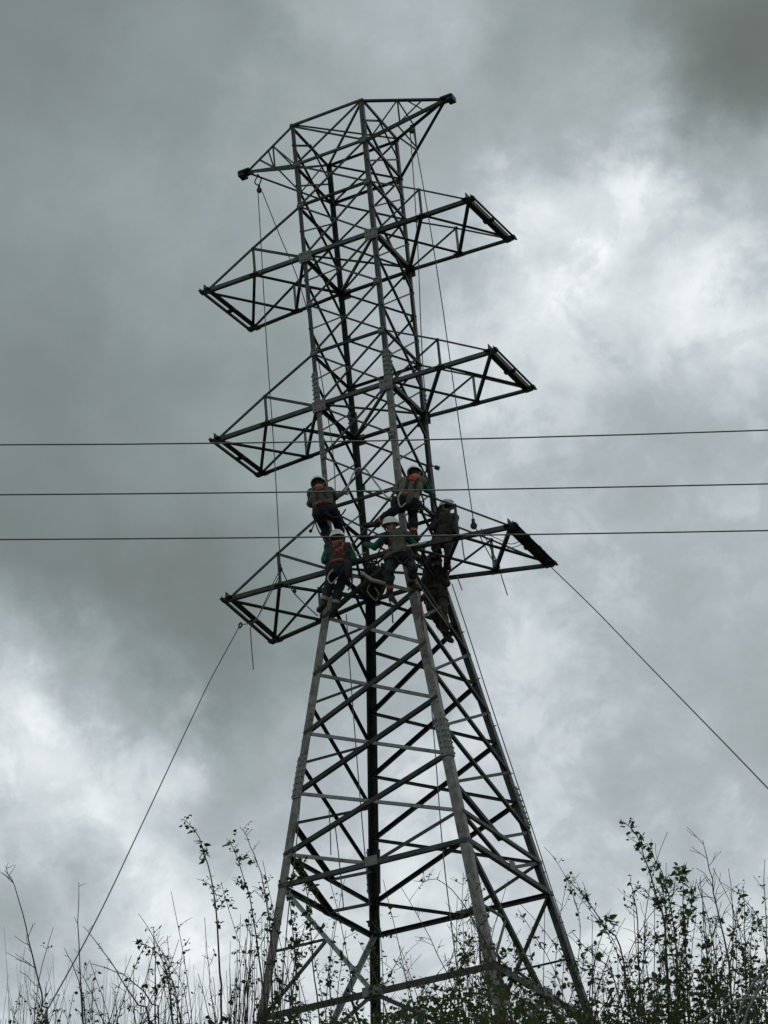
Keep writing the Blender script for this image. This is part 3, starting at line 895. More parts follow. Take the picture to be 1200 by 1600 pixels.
def worker(label, J, face, style, hand_tgt=None, fast=False):
    """J: joints as world points; face: direction in which the chest looks; style: materials"""
    J = {k: np.array(v, float) for k, v in J.items()}
    base = (J['ank_l'] + J['ank_r']) / 2
    root = empty('person', tuple(base))
    tag(root, label, 'person', 'workers on the pylon')
    J = {k: v - base for k, v in J.items()}
    pel, neck, head = J['pel'], J['neck'], J['head']
    up = unit(neck - pel)
    fw = unit(np.array(face, float) - up * (np.array(face, float) @ up))
    lf = unit(np.cross(up, fw))
    hfw = unit(J.get('look', fw + base) - base) if False else unit(style.get('look', fw))
    hup = unit(head - neck) if 'hup' not in style else unit(style['hup'])
    hfw = unit(hfw - hup * (hfw @ hup))
    hlf = unit(np.cross(hup, hfw))
    P = []          # (a, b, ra, rb, tag, flat)

    def c(a, b, ra, rb, t, fl=None):
        P.append((np.array(a), np.array(b), ra, rb, t, fl))
    chest = pel + (neck - pel) * 0.68
    belly = pel + (neck - pel) * 0.30
    flat = (fw, 0.68)
    c(pel, belly, 0.150, 0.140, 'trouser', (fw, 0.74))
    c(belly, chest, 0.145, 0.170, 'torso', flat)
    sh = (J['sh_l'] + J['sh_r']) / 2
    c(chest, sh - up * 0.03, 0.165, 0.135, 'torso', flat)
    c(J['sh_l'], J['sh_r'], 0.076, 0.076, 'torso')
    c(sh, head - hup * 0.07, 0.068, 0.056, 'neck')
    # head
    hc = head
    c(hc - hup * 0.045 + hfw * 0.012, hc + hup * 0.030 - hfw * 0.008, 0.074, 0.088, 'head')
    c(hc - hup * 0.095 + hfw * 0.040, hc - hup * 0.05 + hfw * 0.035, 0.036, 0.048, 'head')
    c(hc + hfw * 0.085 - hup * 0.005, hc + hfw * 0.106 - hup * 0.035, 0.010, 0.015, 'head')
    for s in (-1, 1):
        c(hc + hlf * s * 0.086 + hup * 0.012, hc + hlf * s * 0.086 - hup * 0.028, 0.014, 0.011, 'head')
    hips = {}
    for sd_, s in (('l', 1), ('r', -1)):
        hip = J.get('hip_' + sd_, pel + lf * s * 0.10 - up * 0.04)
        kn_, an = J['kn_' + sd_], J['ank_' + sd_]
        toe = J['toe_' + sd_]
        c(pel + lf * s * 0.05, hip, 0.125, 0.105, 'trouser')
        c(hip, kn_, 0.098, 0.068, 'trouser')
        c(kn_, kn_ + (an - kn_) * 0.35, 0.070, 0.070, 'trouser')
        c(kn_ + (an - kn_) * 0.35, an, 0.070, 0.054, 'shin' + sd_)
        dt = unit(toe - an)
        sh_dn = unit(an - kn_)
        heel = an + sh_dn * 0.05 - dt * 0.035
        c(an, heel, 0.055, 0.046, 'boot')
        ball = heel + dt * 0.15
        c(heel, ball, 0.046, 0.046, 'boot')
        c(ball, ball + dt * 0.07, 0.046, 0.036, 'boot')
    hands = []
    for sd_ in 'lr':
        s_, e_, w_ = J['sh_' + sd_], J['el_' + sd_], J['wr_' + sd_]
        c(s_, e_, 0.066, 0.052, 'arm')
        c(e_, w_, 0.052, 0.040, 'arm')
        fd = unit(w_ - e_)
        palm_n = unit(np.cross(fd, up + 0.01))
        if np.linalg.norm(np.cross(fd, up)) < 0.2:
            palm_n = fw
        side_ = unit(np.cross(palm_n, fd))
        pc = w_ + fd * 0.085
        c(w_, pc, 0.030, 0.040, 'hand', (palm_n, 0.6))
        curl = -palm_n if sd_ == 'l' else palm_n
        for q_, (o_, ln) in enumerate(((-0.030, 0.062), (-0.010, 0.072), (0.010, 0.068), (0.029, 0.054))):
            a0 = pc + side_ * o_
            a1 = a0 + fd * ln * 0.55 + curl * 0.012
            a2 = a1 + fd * ln * 0.25 + curl * ln * 0.55
            c(a0, a1, 0.0105, 0.0100, 'finger'); c(a1, a2, 0.0100, 0.0085, 'finger')
        t0 = w_ + fd * 0.035 + side_ * -0.030
        t1 = t0 - side_ * 0.030 + fd * 0.030 + curl * 0.018
        t2 = t1 + fd * 0.030 + curl * 0.020
        c(t0, t1, 0.014, 0.012, 'finger'); c(t1, t2, 0.012, 0.010, 'finger')

    def blend(d, dd, t):
        k = {'finger': 0.004, 'head': 0.018, 'hand': 0.012, 'boot': 0.015}.get(t, 0.035)
        hh = np.clip(0.5 + 0.5 * (d - dd) / k, 0, 1)
        return d * (1 - hh) + dd * hh - k * hh * (1 - hh)

    def folds(X):
        return 0.006 * np.sin(X[:, 2] * 46 + 3 * np.sin(X[:, 0] * 17 + X[:, 1] * 13)) * np.clip((np.linalg.norm(X - head, axis=1) - 0.2) * 5, 0, 1) * hand_mask(X)

    def sdf(X):
        d = np.full(len(X), 0.5)
        for (a, b, ra, rb, t, fl) in P:
            d = blend(d, cone_d(X, a, b, ra, rb, fl), t)
        return d + folds(X)

    def field(ax, ns):
        D = np.full(ns, 0.5)
        for (a, b, ra, rb, t, fl) in P:
            r_ = max(ra, rb) + 0.06
            sl = []
            for i in range(3):
                i0 = np.searchsorted(ax[i], min(a[i], b[i]) - r_); i1 = np.searchsorted(ax[i], max(a[i], b[i]) + r_)
                sl.append(slice(i0, max(i1, i0 + 1)))
            X = np.stack(np.meshgrid(*[ax[i][sl[i]] for i in range(3)], indexing='ij'), -1)
            D[tuple(sl)] = blend(D[tuple(sl)].ravel(), cone_d(X.reshape(-1, 3), a, b, ra, rb, fl), t).reshape(X.shape[:3])
        near = np.abs(D) < 0.03
        w = np.argwhere(near)
        D[near] += folds(np.stack([ax[i][w[:, i]] for i in range(3)], 1))
        return D

    def hand_mask(X):
        mm = np.ones(len(X))
        for sd_ in 'lr':
            mm *= np.clip((np.linalg.norm(X - J['wr_' + sd_], axis=1) - 0.16) * 12, 0, 1)
        return mm
    allp = np.array([p for q_ in P for p in (q_[0], q_[1])])
    V, F = surf_nets(field, allp.min(0) - 0.21, allp.max(0) + 0.21, 0.0125)
    cen = V[F].mean(1)
    tags = [q_[4] for q_ in P]
    DD = np.stack([cone_d(cen, *q_[:4], q_[5]) for q_ in P], 1)
    best = DD.argmin(1)
    st = style
    slots = [st['trouser'], st['jacket'], st['sleeve'], 'skin', 'boot', st.get('cuff', 'cuff'), st.get('glove', 'glove'), st.get('neck', 'skin'), 'hair']
    fm = np.zeros(len(F), int)
    tset = np.array(tags)[best]
    fm[np.isin(tset, ['torso'])] = 1
    fm[tset == 'arm'] = 2
    fm[tset == 'head'] = 3
    fm[tset == 'neck'] = 7
    back_head = (tset == 'head') & ((cen - hc) @ hfw < -0.012) & ((cen - hc) @ hup > -0.06)
    fm[back_head] = 8
    fm[tset == 'boot'] = 4
    fm[np.isin(tset, ['hand', 'finger'])] = 6
    for sd_ in 'lr':
        kn_, an = J['kn_' + sd_], J['ank_' + sd_]
        tt = ((cen - kn_) @ (an - kn_)) / ((an - kn_) @ (an - kn_))
        sel = tset == 'shin' + sd_
        fm[sel & (tt > 0.84)] = 4
        if st.get('cuff'):
            fm[sel & (tt > 0.66) & (tt < 0.80)] = 5
    body = ob('body', V, F, slots, root, True)
    body.data.polygons.foreach_set('material_index', fm.tolist())
    # shells lifted from the body: vest and harness
    e = 0.004
    nrm = np.stack([sdf(cen_) - sdf(cen__) for cen_, cen__ in ((V + [e, 0, 0], V - [e, 0, 0]), (V + [0, e, 0], V - [0, e, 0]), (V + [0, 0, e], V - [0, 0, e]))], 1)
    nrm /= np.maximum(np.linalg.norm(nrm, axis=1), 1e-9)[:, None]

    def shell(name, sel, off, mk):
        fs = F[sel]
        if len(fs) == 0:
            return None
        us, inv = np.unique(fs, return_inverse=True)
        inv = inv.reshape(fs.shape)
        vs = V[us] + nrm[us] * off
        # rim so that the cloth has thickness
        ed = {}
        for f in inv:
            for i in range(4):
                a, b = int(f[i]), int(f[(i + 1) % 4])
                if (b, a) in ed:
                    del ed[(b, a)]
                else:
                    ed[(a, b)] = 1
        vi = V[us] + nrm[us] * (-0.004)
        n0 = len(vs)
        fl = [tuple(int(i) for i in f) for f in inv] + [(b, a, a + n0, b + n0) for (a, b) in ed]
        return ob(name, np.concatenate([vs, vi]), fl, mk, root, True)
    rel = cen - pel
    hgt = rel @ up / np.linalg.norm(neck - pel)
    lat = rel @ lf
    frn = rel @ fw
    tors = np.isin(tset, ['torso', 'trouser', 'neck'])
    if st.get('vest'):
        shell('vest', tors & (hgt > st.get('vest_lo', 0.05)) & (hgt < 0.99) & (np.abs(lat) < 0.185) & (tset != 'neck'), 0.014, st['vest'])
    hm = st['harness']
    if st.get('nape'):
        shell('harness_pad', np.isin(tset, ['torso', 'neck']) & (hgt > 0.80) & (hgt < 1.04) & (np.abs(lat) < 0.055) & (frn < 0), 0.034, st['nape'])
    belt = tors & (hgt > 0.09) & (hgt < 0.19) & (np.sin(lat * st.get('bk', 23) + 1.0) > st.get('bt', -0.45))
    shell('harness_belt', belt, 0.030, hm)
    straps = np.isin(tset, ['torso']) & (hgt >= 0.2) & (hgt < 1.05) & (np.abs(np.abs(lat) - (0.055 + 0.045 * np.abs(hgt - 0.62))) < 0.022)
    if st.get('panel'):
        straps = straps | (np.isin(tset, ['torso']) & (hgt > 0.45) & (hgt < 0.98) & (np.abs(lat) < 0.075) & (frn < 0) & (np.sin(rel[:, 2] * 70 + lat * 60) + np.sin(lat * 110 - rel[:, 2] * 45) > -0.5))
    shell('harness_strap', straps, 0.026, st.get('strap', hm))
    for sd_, s in (('l', 1), ('r', -1)):
        hip = J.get('hip_' + sd_, pel + lf * s * 0.10 - up * 0.04)
        kn_ = J['kn_' + sd_]
        tt = ((cen - hip) @ (kn_ - hip)) / ((kn_ - hip) @ (kn_ - hip))
        dl = np.linalg.norm(cen - hip - tt[:, None] * (kn_ - hip), axis=1)
        shell('leg_loop', (tset == 'trouser') & (tt > 0.22) & (tt < 0.34) & (dl < 0.13), 0.022, 'harness_dark')
    # gear on the belt
    for q_, (ang, mk, sx, sz) in enumerate(st.get('gear', ())):
        pos = pel + (math.cos(ang) * fw * 0.15 + math.sin(ang) * lf * 0.20) - up * (sz * 0.8)
        g = G()
        u_, v_ = Vector(unit(math.cos(ang) * fw + math.sin(ang) * lf)), Vector(up)
        w_ = u_.cross(v_).normalized()
        pts, rr = [], []
        for i in range(7):
            t = i / 6
            pts.append(Vector(pos) + v_ * (sz * (1 - 2 * t)) + u_ * 0.01 * math.sin(3 * t))
            rr.append(sx * (0.55 + 0.45 * math.sin(math.pi * min(1, 0.25 + t * 0.8))))
        g.tube(pts, rr, 9)
        g.make('tool_pouch', mk, root, True)
    # eyes and mouth
    for s in (-1, 1):
        ep = hc + hfw * 0.082 + hlf * s * 0.031 + hup * 0.010
        G().tube([ep - hlf * 0.010, ep, ep + hlf * 0.010], [0.004, 0.011, 0.004], 6).make('eye', 'eye', root, True)
    mp_ = hc + hfw * 0.086 - hup * 0.064
    G().tube([mp_ - hlf * 0.022, mp_, mp_ + hlf * 0.022], [0.003, 0.007, 0.003], 6).make('mouth', 'harness_dark', root, True)
    # helmet: dome, brim and peak, ribs, chin strap
    hv, hf = [], []
    nseg, nr = 22, 7
    o_ = hc + hup * 0.020
    for i in range(nr + 2):
        for k in range(nseg):
            a = 2 * math.pi * k / nseg
            if i <= nr:
                th = (math.pi / 2) * i / nr
                rr, hz = math.sin(max(th, 0.02)), math.cos(th)
                r1, r2, z_ = 0.118 * rr, 0.140 * rr, 0.125 * hz
            else:
                pk_ = max(0.0, math.cos(a)) ** 3
                r1, r2, z_ = 0.130, 0.156 + 0.045 * pk_, -0.014 - 0.012 * pk_
            hv.append(o_ + hlf * math.sin(a) * r1 + hfw * math.cos(a) * r2 + hup * z_)
    for i in range(nr + 1):
        for k in range(nseg):
            hf.append((i * nseg + k, i * nseg + (k + 1) % nseg, (i + 1) * nseg + (k + 1) % nseg, (i + 1) * nseg + k)[::-1])
    hf.append(tuple(range(nseg)))
    # inner surface
    n1 = len(hv)
    for i in (nr + 1, nr - 1, nr - 4):
        for k in range(nseg):
            hv.append(o_ + (np.array(hv[i * nseg + k]) - o_) * 0.93 - hup * 0.004)
    for q_ in range(2):
        for k in range(nseg):
            hf.append((n1 + q_ * nseg + k, n1 + q_ * nseg + (k + 1) % nseg, n1 + (q_ + 1) * nseg + (k + 1) % nseg, n1 + (q_ + 1) * nseg + k))
    hf.append(tuple(n1 + 2 * nseg + k for k in range(nseg)))
    for k in range(nseg):
        a, b = (nr + 1) * nseg + k, (nr + 1) * nseg + (k + 1) % nseg
        hf.append((a, n1 + k, n1 + (k + 1) % nseg, b))
    hel = ob('helmet', hv, hf, st.get('helmet', 'helmet'), root, True)
    rg = G()
    for off in (-0.028, 0.0, 0.028):
        pts = []
        for i in range(9):
            th = -1.15 + 2.3 * i / 8
            pts.append(o_ + hup * (0.124 * math.cos(th) * (1 - abs(off) * 1.2)) + hfw * 0.140 * math.sin(th) + hlf * off)
        rg = G().tube(pts, 0.006, 5)
        rg.make('helmet_rib', st.get('helmet', 'helmet'), hel, True)
    cs_ = [o_ + hlf * 0.108 + hfw * 0.02, hc + hlf * 0.094 - hup * 0.05 + hfw * 0.03, hc - hup * 0.128 + hfw * 0.045, hc - hlf * 0.094 - hup * 0.05 + hfw * 0.03, o_ - hlf * 0.108 + hfw * 0.02]
    G().tube(spline([Vector(x) for x in cs_], 4), 0.008, 5).make('chin_strap', 'harness_dark', hel, True)
    return root


def joints(spec):
    return {k: at(*v) for k, v in spec.items()}


away = (0.0, 1.0, 0.15)
Yp = 35.45
worker('worker with orange belt clinging high on the left leg, above another worker', joints({
    'head': (498, 757, Yp), 'neck': (500, 768, Yp), 'pel': (507, 797, Yp - 0.10),
    'sh_l': (487, 770, Yp), 'sh_r': (515, 768, Yp + 0.02), 'el_l': (485, 788, Yp + 0.05), 'wr_l': (494, 788, Yp + 0.30),
    'el_r': (525, 776, Yp + 0.12), 'wr_r': (536, 770, Yp + 0.34),
    'kn_l': (507, 824, Yp + 0.16), 'ank_l': (513, 851, Yp + 0.12), 'toe_l': (515, 850, Yp + 0.34),
    'kn_r': (529, 821, Yp + 0.20), 'ank_r': (535, 849, Yp + 0.22), 'toe_r': (540, 849, Yp + 0.44)}), away,
    dict(trouser='trousers', jacket='vest_grey', sleeve='jacket_olive', vest='vest_grey', harness='harness', strap='harness_dark', nape='harness', hup=(0.0, 0.42, 0.9), look=(0.25, 0.9, 0.1), gear=((2.4, 'canvas', 0.05, 0.10),)))
Yp = 34.95
worker('worker in pale khaki vest straddling the front leg with one boot stretched far sideways', joints({
    'head': (649, 741, Yp + 0.05), 'neck': (645, 752, Yp), 'pel': (637, 784, Yp - 0.05),
    'sh_l': (629, 753, Yp), 'sh_r': (659, 752, Yp + 0.03), 'el_l': (624, 769, Yp + 0.10), 'wr_l': (619, 768, Yp + 0.36),
    'el_r': (667, 765, Yp + 0.16), 'wr_r': (673, 770, Yp + 0.40),
    'hip_l': (629, 789, Yp), 'hip_r': (645, 789, Yp),
    'kn_l': (612, 800, Yp - 0.10), 'ank_l': (590, 817, Yp + 0.10), 'toe_l': (574, 818, Yp + 0.16),
    'kn_r': (645, 809, Yp + 0.10), 'ank_r': (647, 836, Yp + 0.10), 'toe_r': (655, 838, Yp + 0.28)}), away,
    dict(trouser='trousers', jacket='vest_khaki', sleeve='jacket_green', vest='vest_khaki', harness='harness', strap='harness_dark', nape='harness_red', cuff='cuff_orange', hup=(0.1, 0.45, 0.9), look=(0.4, 0.8, 0.25), gear=((1.7, 'canvas', 0.055, 0.10), (3.3, 'vest_grey', 0.05, 0.08))))
Yp = 35.40
worker('worker in green sleeves and orange back harness standing lowest on the left leg', joints({
    'head': (527, 841, Yp), 'neck': (529, 852, Yp), 'pel': (530, 888, Yp - 0.08),
    'sh_l': (514, 854, Yp), 'sh_r': (545, 856, Yp), 'el_l': (507, 875, Yp - 0.02), 'wr_l': (514, 884, Yp + 0.22),
    'el_r': (553, 876, Yp - 0.02), 'wr_r': (553, 874, Yp + 0.24),
    'kn_l': (514, 914, Yp + 0.10), 'ank_l': (505, 944, Yp + 0.08), 'toe_l': (499, 950, Yp + 0.26),
    'kn_r': (530, 918, Yp + 0.12), 'ank_r': (523, 950, Yp + 0.12), 'toe_r': (518, 957, Yp + 0.28)}), away,
    dict(trouser='trousers_teal', jacket='vest_dark', sleeve='jacket_green', vest='vest_dark', harness='harness', panel=True, cuff='cuff', look=(0.15, 1.0, 0.1), gear=((3.9, 'canvas', 0.07, 0.15), (2.2, 'canvas', 0.05, 0.10))))
Yp = 34.85
worker('worker in white helmet leaning beside the front leg, one green arm stretched out', joints({
    'head': (611, 821, Yp - 0.08), 'neck': (617, 833, Yp), 'pel': (623, 866, Yp - 0.02),
    'sh_l': (634, 837, Yp + 0.10), 'sh_r': (601, 841, Yp - 0.02), 'el_l': (646, 850, Yp + 0.16), 'wr_l': (649, 862, Yp + 0.30),
    'el_r': (586, 854, Yp + 0.05), 'wr_r': (573, 851, Yp + 0.35),
    'hip_l': (635, 870, Yp), 'hip_r': (612, 870, Yp),
    'kn_l': (645, 888, Yp - 0.10), 'ank_l': (644, 910, Yp + 0.10), 'toe_l': (657, 916, Yp + 0.02),
    'kn_r': (609, 892, Yp - 0.06), 'ank_r': (609, 925, Yp + 0.10), 'toe_r': (616, 934, Yp + 0.02)}), (-0.55, -0.1, 0.0),
    dict(trouser='trousers_teal', jacket='jacket_olive', sleeve='jacket_green', vest='jacket_olive', vest_lo=-0.12, harness='harness', strap='harness_dark', cuff='cuff_orange', neck='scarf', hup=(-0.12, -0.10, 0.98), look=(-0.72, -0.7, -0.2), gear=((2.6, 'canvas', 0.06, 0.11),)))
Yp = 36.35
worker('worker in pale grey helmet and brown clothes sitting out beyond the right leg', joints({
    'head': (698, 793, Yp), 'neck': (698, 804, Yp), 'pel': (694, 841, Yp),
    'sh_l': (687, 808, Yp + 0.04), 'sh_r': (708, 811, Yp), 'el_l': (678, 824, Yp), 'wr_l': (676, 826, Yp + 0.26),
    'el_r': (712, 829, Yp - 0.05), 'wr_r': (706, 838, Yp + 0.20),
    'kn_l': (680, 848, Yp - 0.30), 'ank_l': (684, 874, Yp - 0.12), 'toe_l': (680, 878, Yp - 0.30),
    'kn_r': (702, 852, Yp - 0.32), 'ank_r': (699, 878, Yp - 0.22), 'toe_r': (703, 884, Yp - 0.40)}), (-0.8, 0.55, 0.0),
    dict(trouser='camo', jacket='camo', sleeve='camo', vest='vest_dark', harness='harness_dark', strap='harness_dark', helmet='helmet_grey', look=(-0.8, 0.6, 0.1), gear=((2.0, 'canvas', 0.06, 0.12),)))
Yp = 36.25
worker('worker in all dark brown clothes crouched inside the lattice just below the waist', joints({
    'head': (679, 877, Yp), 'neck': (680, 889, Yp), 'pel': (681, 927, Yp + 0.05),
    'sh_l': (668, 892, Yp), 'sh_r': (693, 895, Yp), 'el_l': (663, 908, Yp - 0.04), 'wr_l': (668, 898, Yp + 0.24),
    'el_r': (698, 912, Yp), 'wr_r': (698, 900, Yp + 0.26),
    'kn_l': (673, 950, Yp - 0.12), 'ank_l': (686, 976, Yp + 0.06), 'toe_l': (692, 984, Yp - 0.06),
    'kn_r': (692, 956, Yp - 0.10), 'ank_r': (697, 989, Yp + 0.06), 'toe_r': (706, 998, Yp - 0.04)}), (0.2, 1.0, 0.0),
    dict(trouser='camo', jacket='vest_dark', sleeve='camo', harness='harness_dark', helmet='helmet_dark', look=(0.1, 1, 0.2)))

# tool bag, coils and lanyards between the workers
tb = empty('tool_bag', tuple(at(586, 930, 35.9)))
tag(tb, 'bulging black tool bag hung with rope loops in front of the rear leg', 'bag')
o_ = Vector(at(586, 930, 35.9))
pts = [Vector(at(583, y, 35.9)) - o_ for y in (886, 894, 904, 916, 926, 932)]
bag = G().tube(pts, [0.09, 0.17, 0.20, 0.21, 0.17, 0.08], 12).make('bag_body', 'canvas', tb, True)
G().tube(spline([Vector(at(x, y, 35.7)) - o_ for x, y in ((576, 898), (580, 880), (590, 878), (594, 896))], 5), 0.014, 6).make('bag_strap', 'harness_dark', tb, True)
ropepx('lanyard', [(566, 895, 35.0), (580, 905, 35.0), (594, 909, 35.0), (608, 914, 35.0)], 0.024, 'pale webbing lanyard stretched to the boot of the leaning worker', cat='lanyard', mk='lanyard')
ropepx('lanyard', [(578, 912, 35.65), (574, 922, 35.65), (580, 932, 35.65), (588, 938, 35.65), (592, 928, 35.65), (586, 918, 35.65)], 0.010, 'thin pale rope loop hanging over the black tool bag', cat='lanyard', mk='lanyard')
ropepx('lanyard', [(548, 850, 35.2), (552, 858, 35.2), (557, 867, 35.2), (564, 866, 35.2), (572, 863, 35.2)], 0.010, 'bent pale cord between the two lower workers', cat='lanyard', mk='lanyard')
ropepx('lanyard', [(536, 770, 35.6), (545, 758, 35.7), (550, 744, 35.9), (557, 733, 36.2)], 0.016, 'pale lanyard from the hand of the upper left worker up to a brace', cat='lanyard', mk='lanyard')
ropepx('lanyard', [(560, 731, 36.3), (566, 733, 36.2), (572, 734, 36.1), (580, 745, 35.9), (590, 758, 35.6), (604, 776, 35.3), (613, 778, 35.1)], 0.015, 'knotted lanyard across the lattice between the two upper workers', cat='lanyard', mk='lanyard')
ropepx('lanyard', [(600, 848, 34.8), (592, 862, 34.9), (588, 876, 35.0)], 0.013, 'orange strap end hanging beside the outstretched arm', cat='strap', mk='harness')
ropepx('lanyard', [(628, 855, 34.75), (645, 852, 34.9), (665, 848, 35.2)], 0.018, 'tan strap from the belt of the leaning worker to the crossarm', cat='strap', mk='lanyard')
ropepx('lanyard', [(656, 920, 34.95), (658, 950, 34.97), (662, 985, 35.0), (668, 1020, 35.0)], 0.012, 'orange rope running down the front leg under the workers', cat='rope', mk='harness')
ropepx('lanyard', [(650, 905, 35.1), (672, 940, 35.6), (696, 972, 36.1), (720, 1010, 36.6)], 0.013, 'pale cord slanting from the front leg down to the right leg', cat='rope', mk='lanyard')
ropepx('lanyard', [(608, 936, 35.1), (612, 950, 35.2), (614, 974, 35.3)], 0.012, 'thin rope tail dangling under the boot of the leaning worker', cat='rope', mk='rope')
ropepx('lanyard', [(570, 868, 36.2), (576, 880, 36.0), (588, 880, 35.8), (598, 872, 35.5)], 0.020, 'black sling sagging beside the rear leg between the workers', cat='sling', mk='canvas')
for i, (pth, r_, mk_, lab) in enumerate((
        ([(508, 800, 35.2), (520, 808, 35.25), (532, 806, 35.4), (540, 796, 35.7)], 0.013, 'harness_dark', 'dark lanyard from the belt of the upper left worker to a brace'),
        ([(520, 890, 35.15), (512, 902, 35.15), (518, 912, 35.15), (528, 902, 35.15)], 0.012, 'lanyard', 'pale cord loop at the left hip of the lowest left worker'),
        ([(616, 862, 34.7), (622, 876, 34.7), (632, 880, 34.7), (640, 868, 34.75)], 0.014, 'harness_dark', 'dark rope loop slung across the thighs of the leaning worker'),
        ([(600, 800, 35.2), (596, 815, 35.3), (602, 828, 35.4), (612, 838, 35.3)], 0.013, 'canvas', 'black rope drooping above the helmet of the leaning worker'),
        ([(676, 776, 35.6), (684, 800, 35.8), (682, 826, 36.0), (676, 846, 36.1)], 0.016, 'canvas', 'black rope trailing down beside the seated worker'),
        ([(672, 900, 35.9), (664, 918, 35.9), (668, 938, 35.9), (680, 946, 36.0)], 0.018, 'canvas', 'dark slack rope in front of the crouched worker'),
        ([(556, 872, 35.6), (560, 890, 35.6), (566, 905, 35.6), (572, 890, 35.6), (568, 872, 35.6)], 0.022, 'canvas', 'black webbing loop hanging left of the tool bag'),
        ([(596, 880, 35.3), (602, 900, 35.3), (598, 920, 35.3), (592, 934, 35.3)], 0.020, 'canvas', 'black strap hanging right of the tool bag'),
        ([(640, 872, 35.2), (652, 884, 35.3), (664, 880, 35.5), (676, 866, 35.8)], 0.020, 'canvas', 'black sling sagging from the leaning worker toward the right leg'),
        ([(664, 852, 35.6), (660, 870, 35.6), (668, 888, 35.6), (676, 900, 35.7)], 0.024, 'canvas', 'thick dark rope bight hanging before the crouched worker'),
        ([(690, 862, 36.1), (688, 880, 36.1), (694, 894, 36.1), (700, 878, 36.1), (696, 862, 36.1)], 0.016, 'canvas', 'dark rope loop hanging under the seated worker'),
        ([(534, 880, 35.2), (546, 894, 35.2), (550, 910, 35.2), (544, 922, 35.2)], 0.016, 'harness_dark', 'dark lanyard hanging at the hip of the lowest left worker'),
        ([(545, 884, 35.5), (565, 876, 35.5), (590, 878, 35.4)], 0.014, 'harness_dark', 'dark work positioning rope across the lattice to the leaning worker'),
        ([(628, 768, 34.75), (622, 778, 34.7), (626, 792, 34.7), (634, 786, 34.7)], 0.012, 'lanyard', 'pale cord loop at the hip of the khaki vested worker'),
        ([(656, 768, 34.9), (662, 784, 34.95), (660, 800, 35.0)], 0.014, 'harness_dark', 'dark lanyard trailing behind the khaki vested worker'))):
    ropepx('gear_strap', pth, r_, lab, cat='strap', mk=mk_)
# lamp-like bracket on the right leg
br = empty('small_bracket', tuple(at(683, 731, 36.5)))
tag(br, 'small dark bracket sticking out from the right leg above the workers', 'bracket')
q0 = Vector(at(683, 731, 36.5))
G().tube([Vector(at(672, 726, 36.5)) - q0, Vector((0, 0, 0))], 0.012, 6).make('bracket_arm', 'steel_dark', br)
G().box((0.0, 0, 0), (0.034, 0, -0.02), (0, 0.03, 0), (0.014, 0, 0.022)).make('bracket_head', 'steel_dark', br)
# rag wrapped round the end beam of the low right crossarm
F0, K0 = ARM_END[(9, 'N')][:2]
pts, rr = [], []
for i in range(15):
    t = i / 14
    p = tw(F0.lerp(K0, 0.04 + 0.9 * t)) + Vector((random.uniform(-.02, .02), random.uniform(-.02, .02), 0.03 + random.uniform(-.025, .025)))
    pts.append(p); rr.append(0.055 + 0.035 * random.random())
wr_ = G().tube(pts, rr, 9).make('rope_wrapping', 'canvas', None, False)
tag(wr_, 'ragged dark wrapping around the end beam of the lowest right crossarm', 'wrapping')
ropepx('tackle_rope', [(756, 832, 36.0), (778, 842, 36.2), (798, 850, 36.3), (815, 845, 36.4), (812, 852, 36.4), (790, 858, 36.3)], 0.007, 'thin slack cord looped inside the low crossarm with the wrapping')

# ------------------------------------------------------------------ vegetation


def leaf_geo(p, d, n, L, Wd):
    """pointed leaf folded along its midrib, 6 triangles"""
    d = d.normalized(); s = d.cross(n)
    if s.length < 1e-5:
        s = d.orthogonal()
    s.normalize(); n = s.cross(d)
    a = p; b = p + d * L * 0.35 + s * Wd - n * Wd * 0.35; c = p + d * L * 0.72 + s * Wd * 0.62 - n * Wd * 0.2
    e = p + d * L - n * L * 0.14; f = p + d * L * 0.72 - s * Wd * 0.62 - n * Wd * 0.2; g = p + d * L * 0.35 - s * Wd - n * Wd * 0.35
    m1 = p + d * L * 0.4
    return [a, b, c, e, f, g, m1], [(0, 1, 6), (1, 2, 6), (2, 3, 6), (3, 4, 6), (4, 5, 6), (5, 0, 6)]


def rv(s=1.0):
    return Vector((random.gauss(0, s), random.gauss(0, s), random.gauss(0, s)))


class Plant:
    def __init__(self):
        self.st = G(); self.lf = G()

    def leaves_along(self, pts, n, L, spread=0.0, lo=0.1, hi=1.0):
        left = n
        while left > 0:
            t = lo + (hi - lo) * random.random()
            x = t * (len(pts) - 1); k = min(int(x), len(pts) - 2)
            p0 = pts[k].lerp(pts[k + 1], x - k)
            ax = (pts[k + 1] - pts[k]).normalized()
            big_ = random.choice((0.6, 0.8, 1.0, 1.0, 1.45))
            for i in range(random.choice((1, 2, 3, 4))):
                left -= 1
                p = p0 + rv(L * 0.22)
                d = (rv() + ax * 0.5 + Vector((0, 0, 0.15))).normalized()
                pet = p + d * L * 0.2
                ll = L * big_ * random.uniform(0.6, 1.2)
                vs, fs = leaf_geo(pet, (d + Vector((0, 0, -0.35))).normalized(), (Vector((0, 0, 1)) + rv(0.6)).normalized(), ll, ll * random.uniform(0.26, 0.40))
                self.lf.add(vs, fs)

    def stem(self, pts, r0, r1):
        n = len(pts)
        self.st.tube(pts, [r0 + (r1 - r0) * i / (n - 1) for i in range(n)], 5)

    def build(self, name, base, label, cat='plant', group=None, stem='stem', leaf='leaf', kind=None):
        root = empty(name, tuple(base))
        b = Vector(base)
        if self.st.v:
            ob('stems', [Vector(v) - b for v in self.st.v], self.st.f, stem, root, True)
        if self.lf.v:
            o = ob('leaves', [Vector(v) - b for v in self.lf.v], self.lf.f, leaf, root)
            o['kind'] = 'stuff'
        tag(root, label, cat, group, kind)
        return root


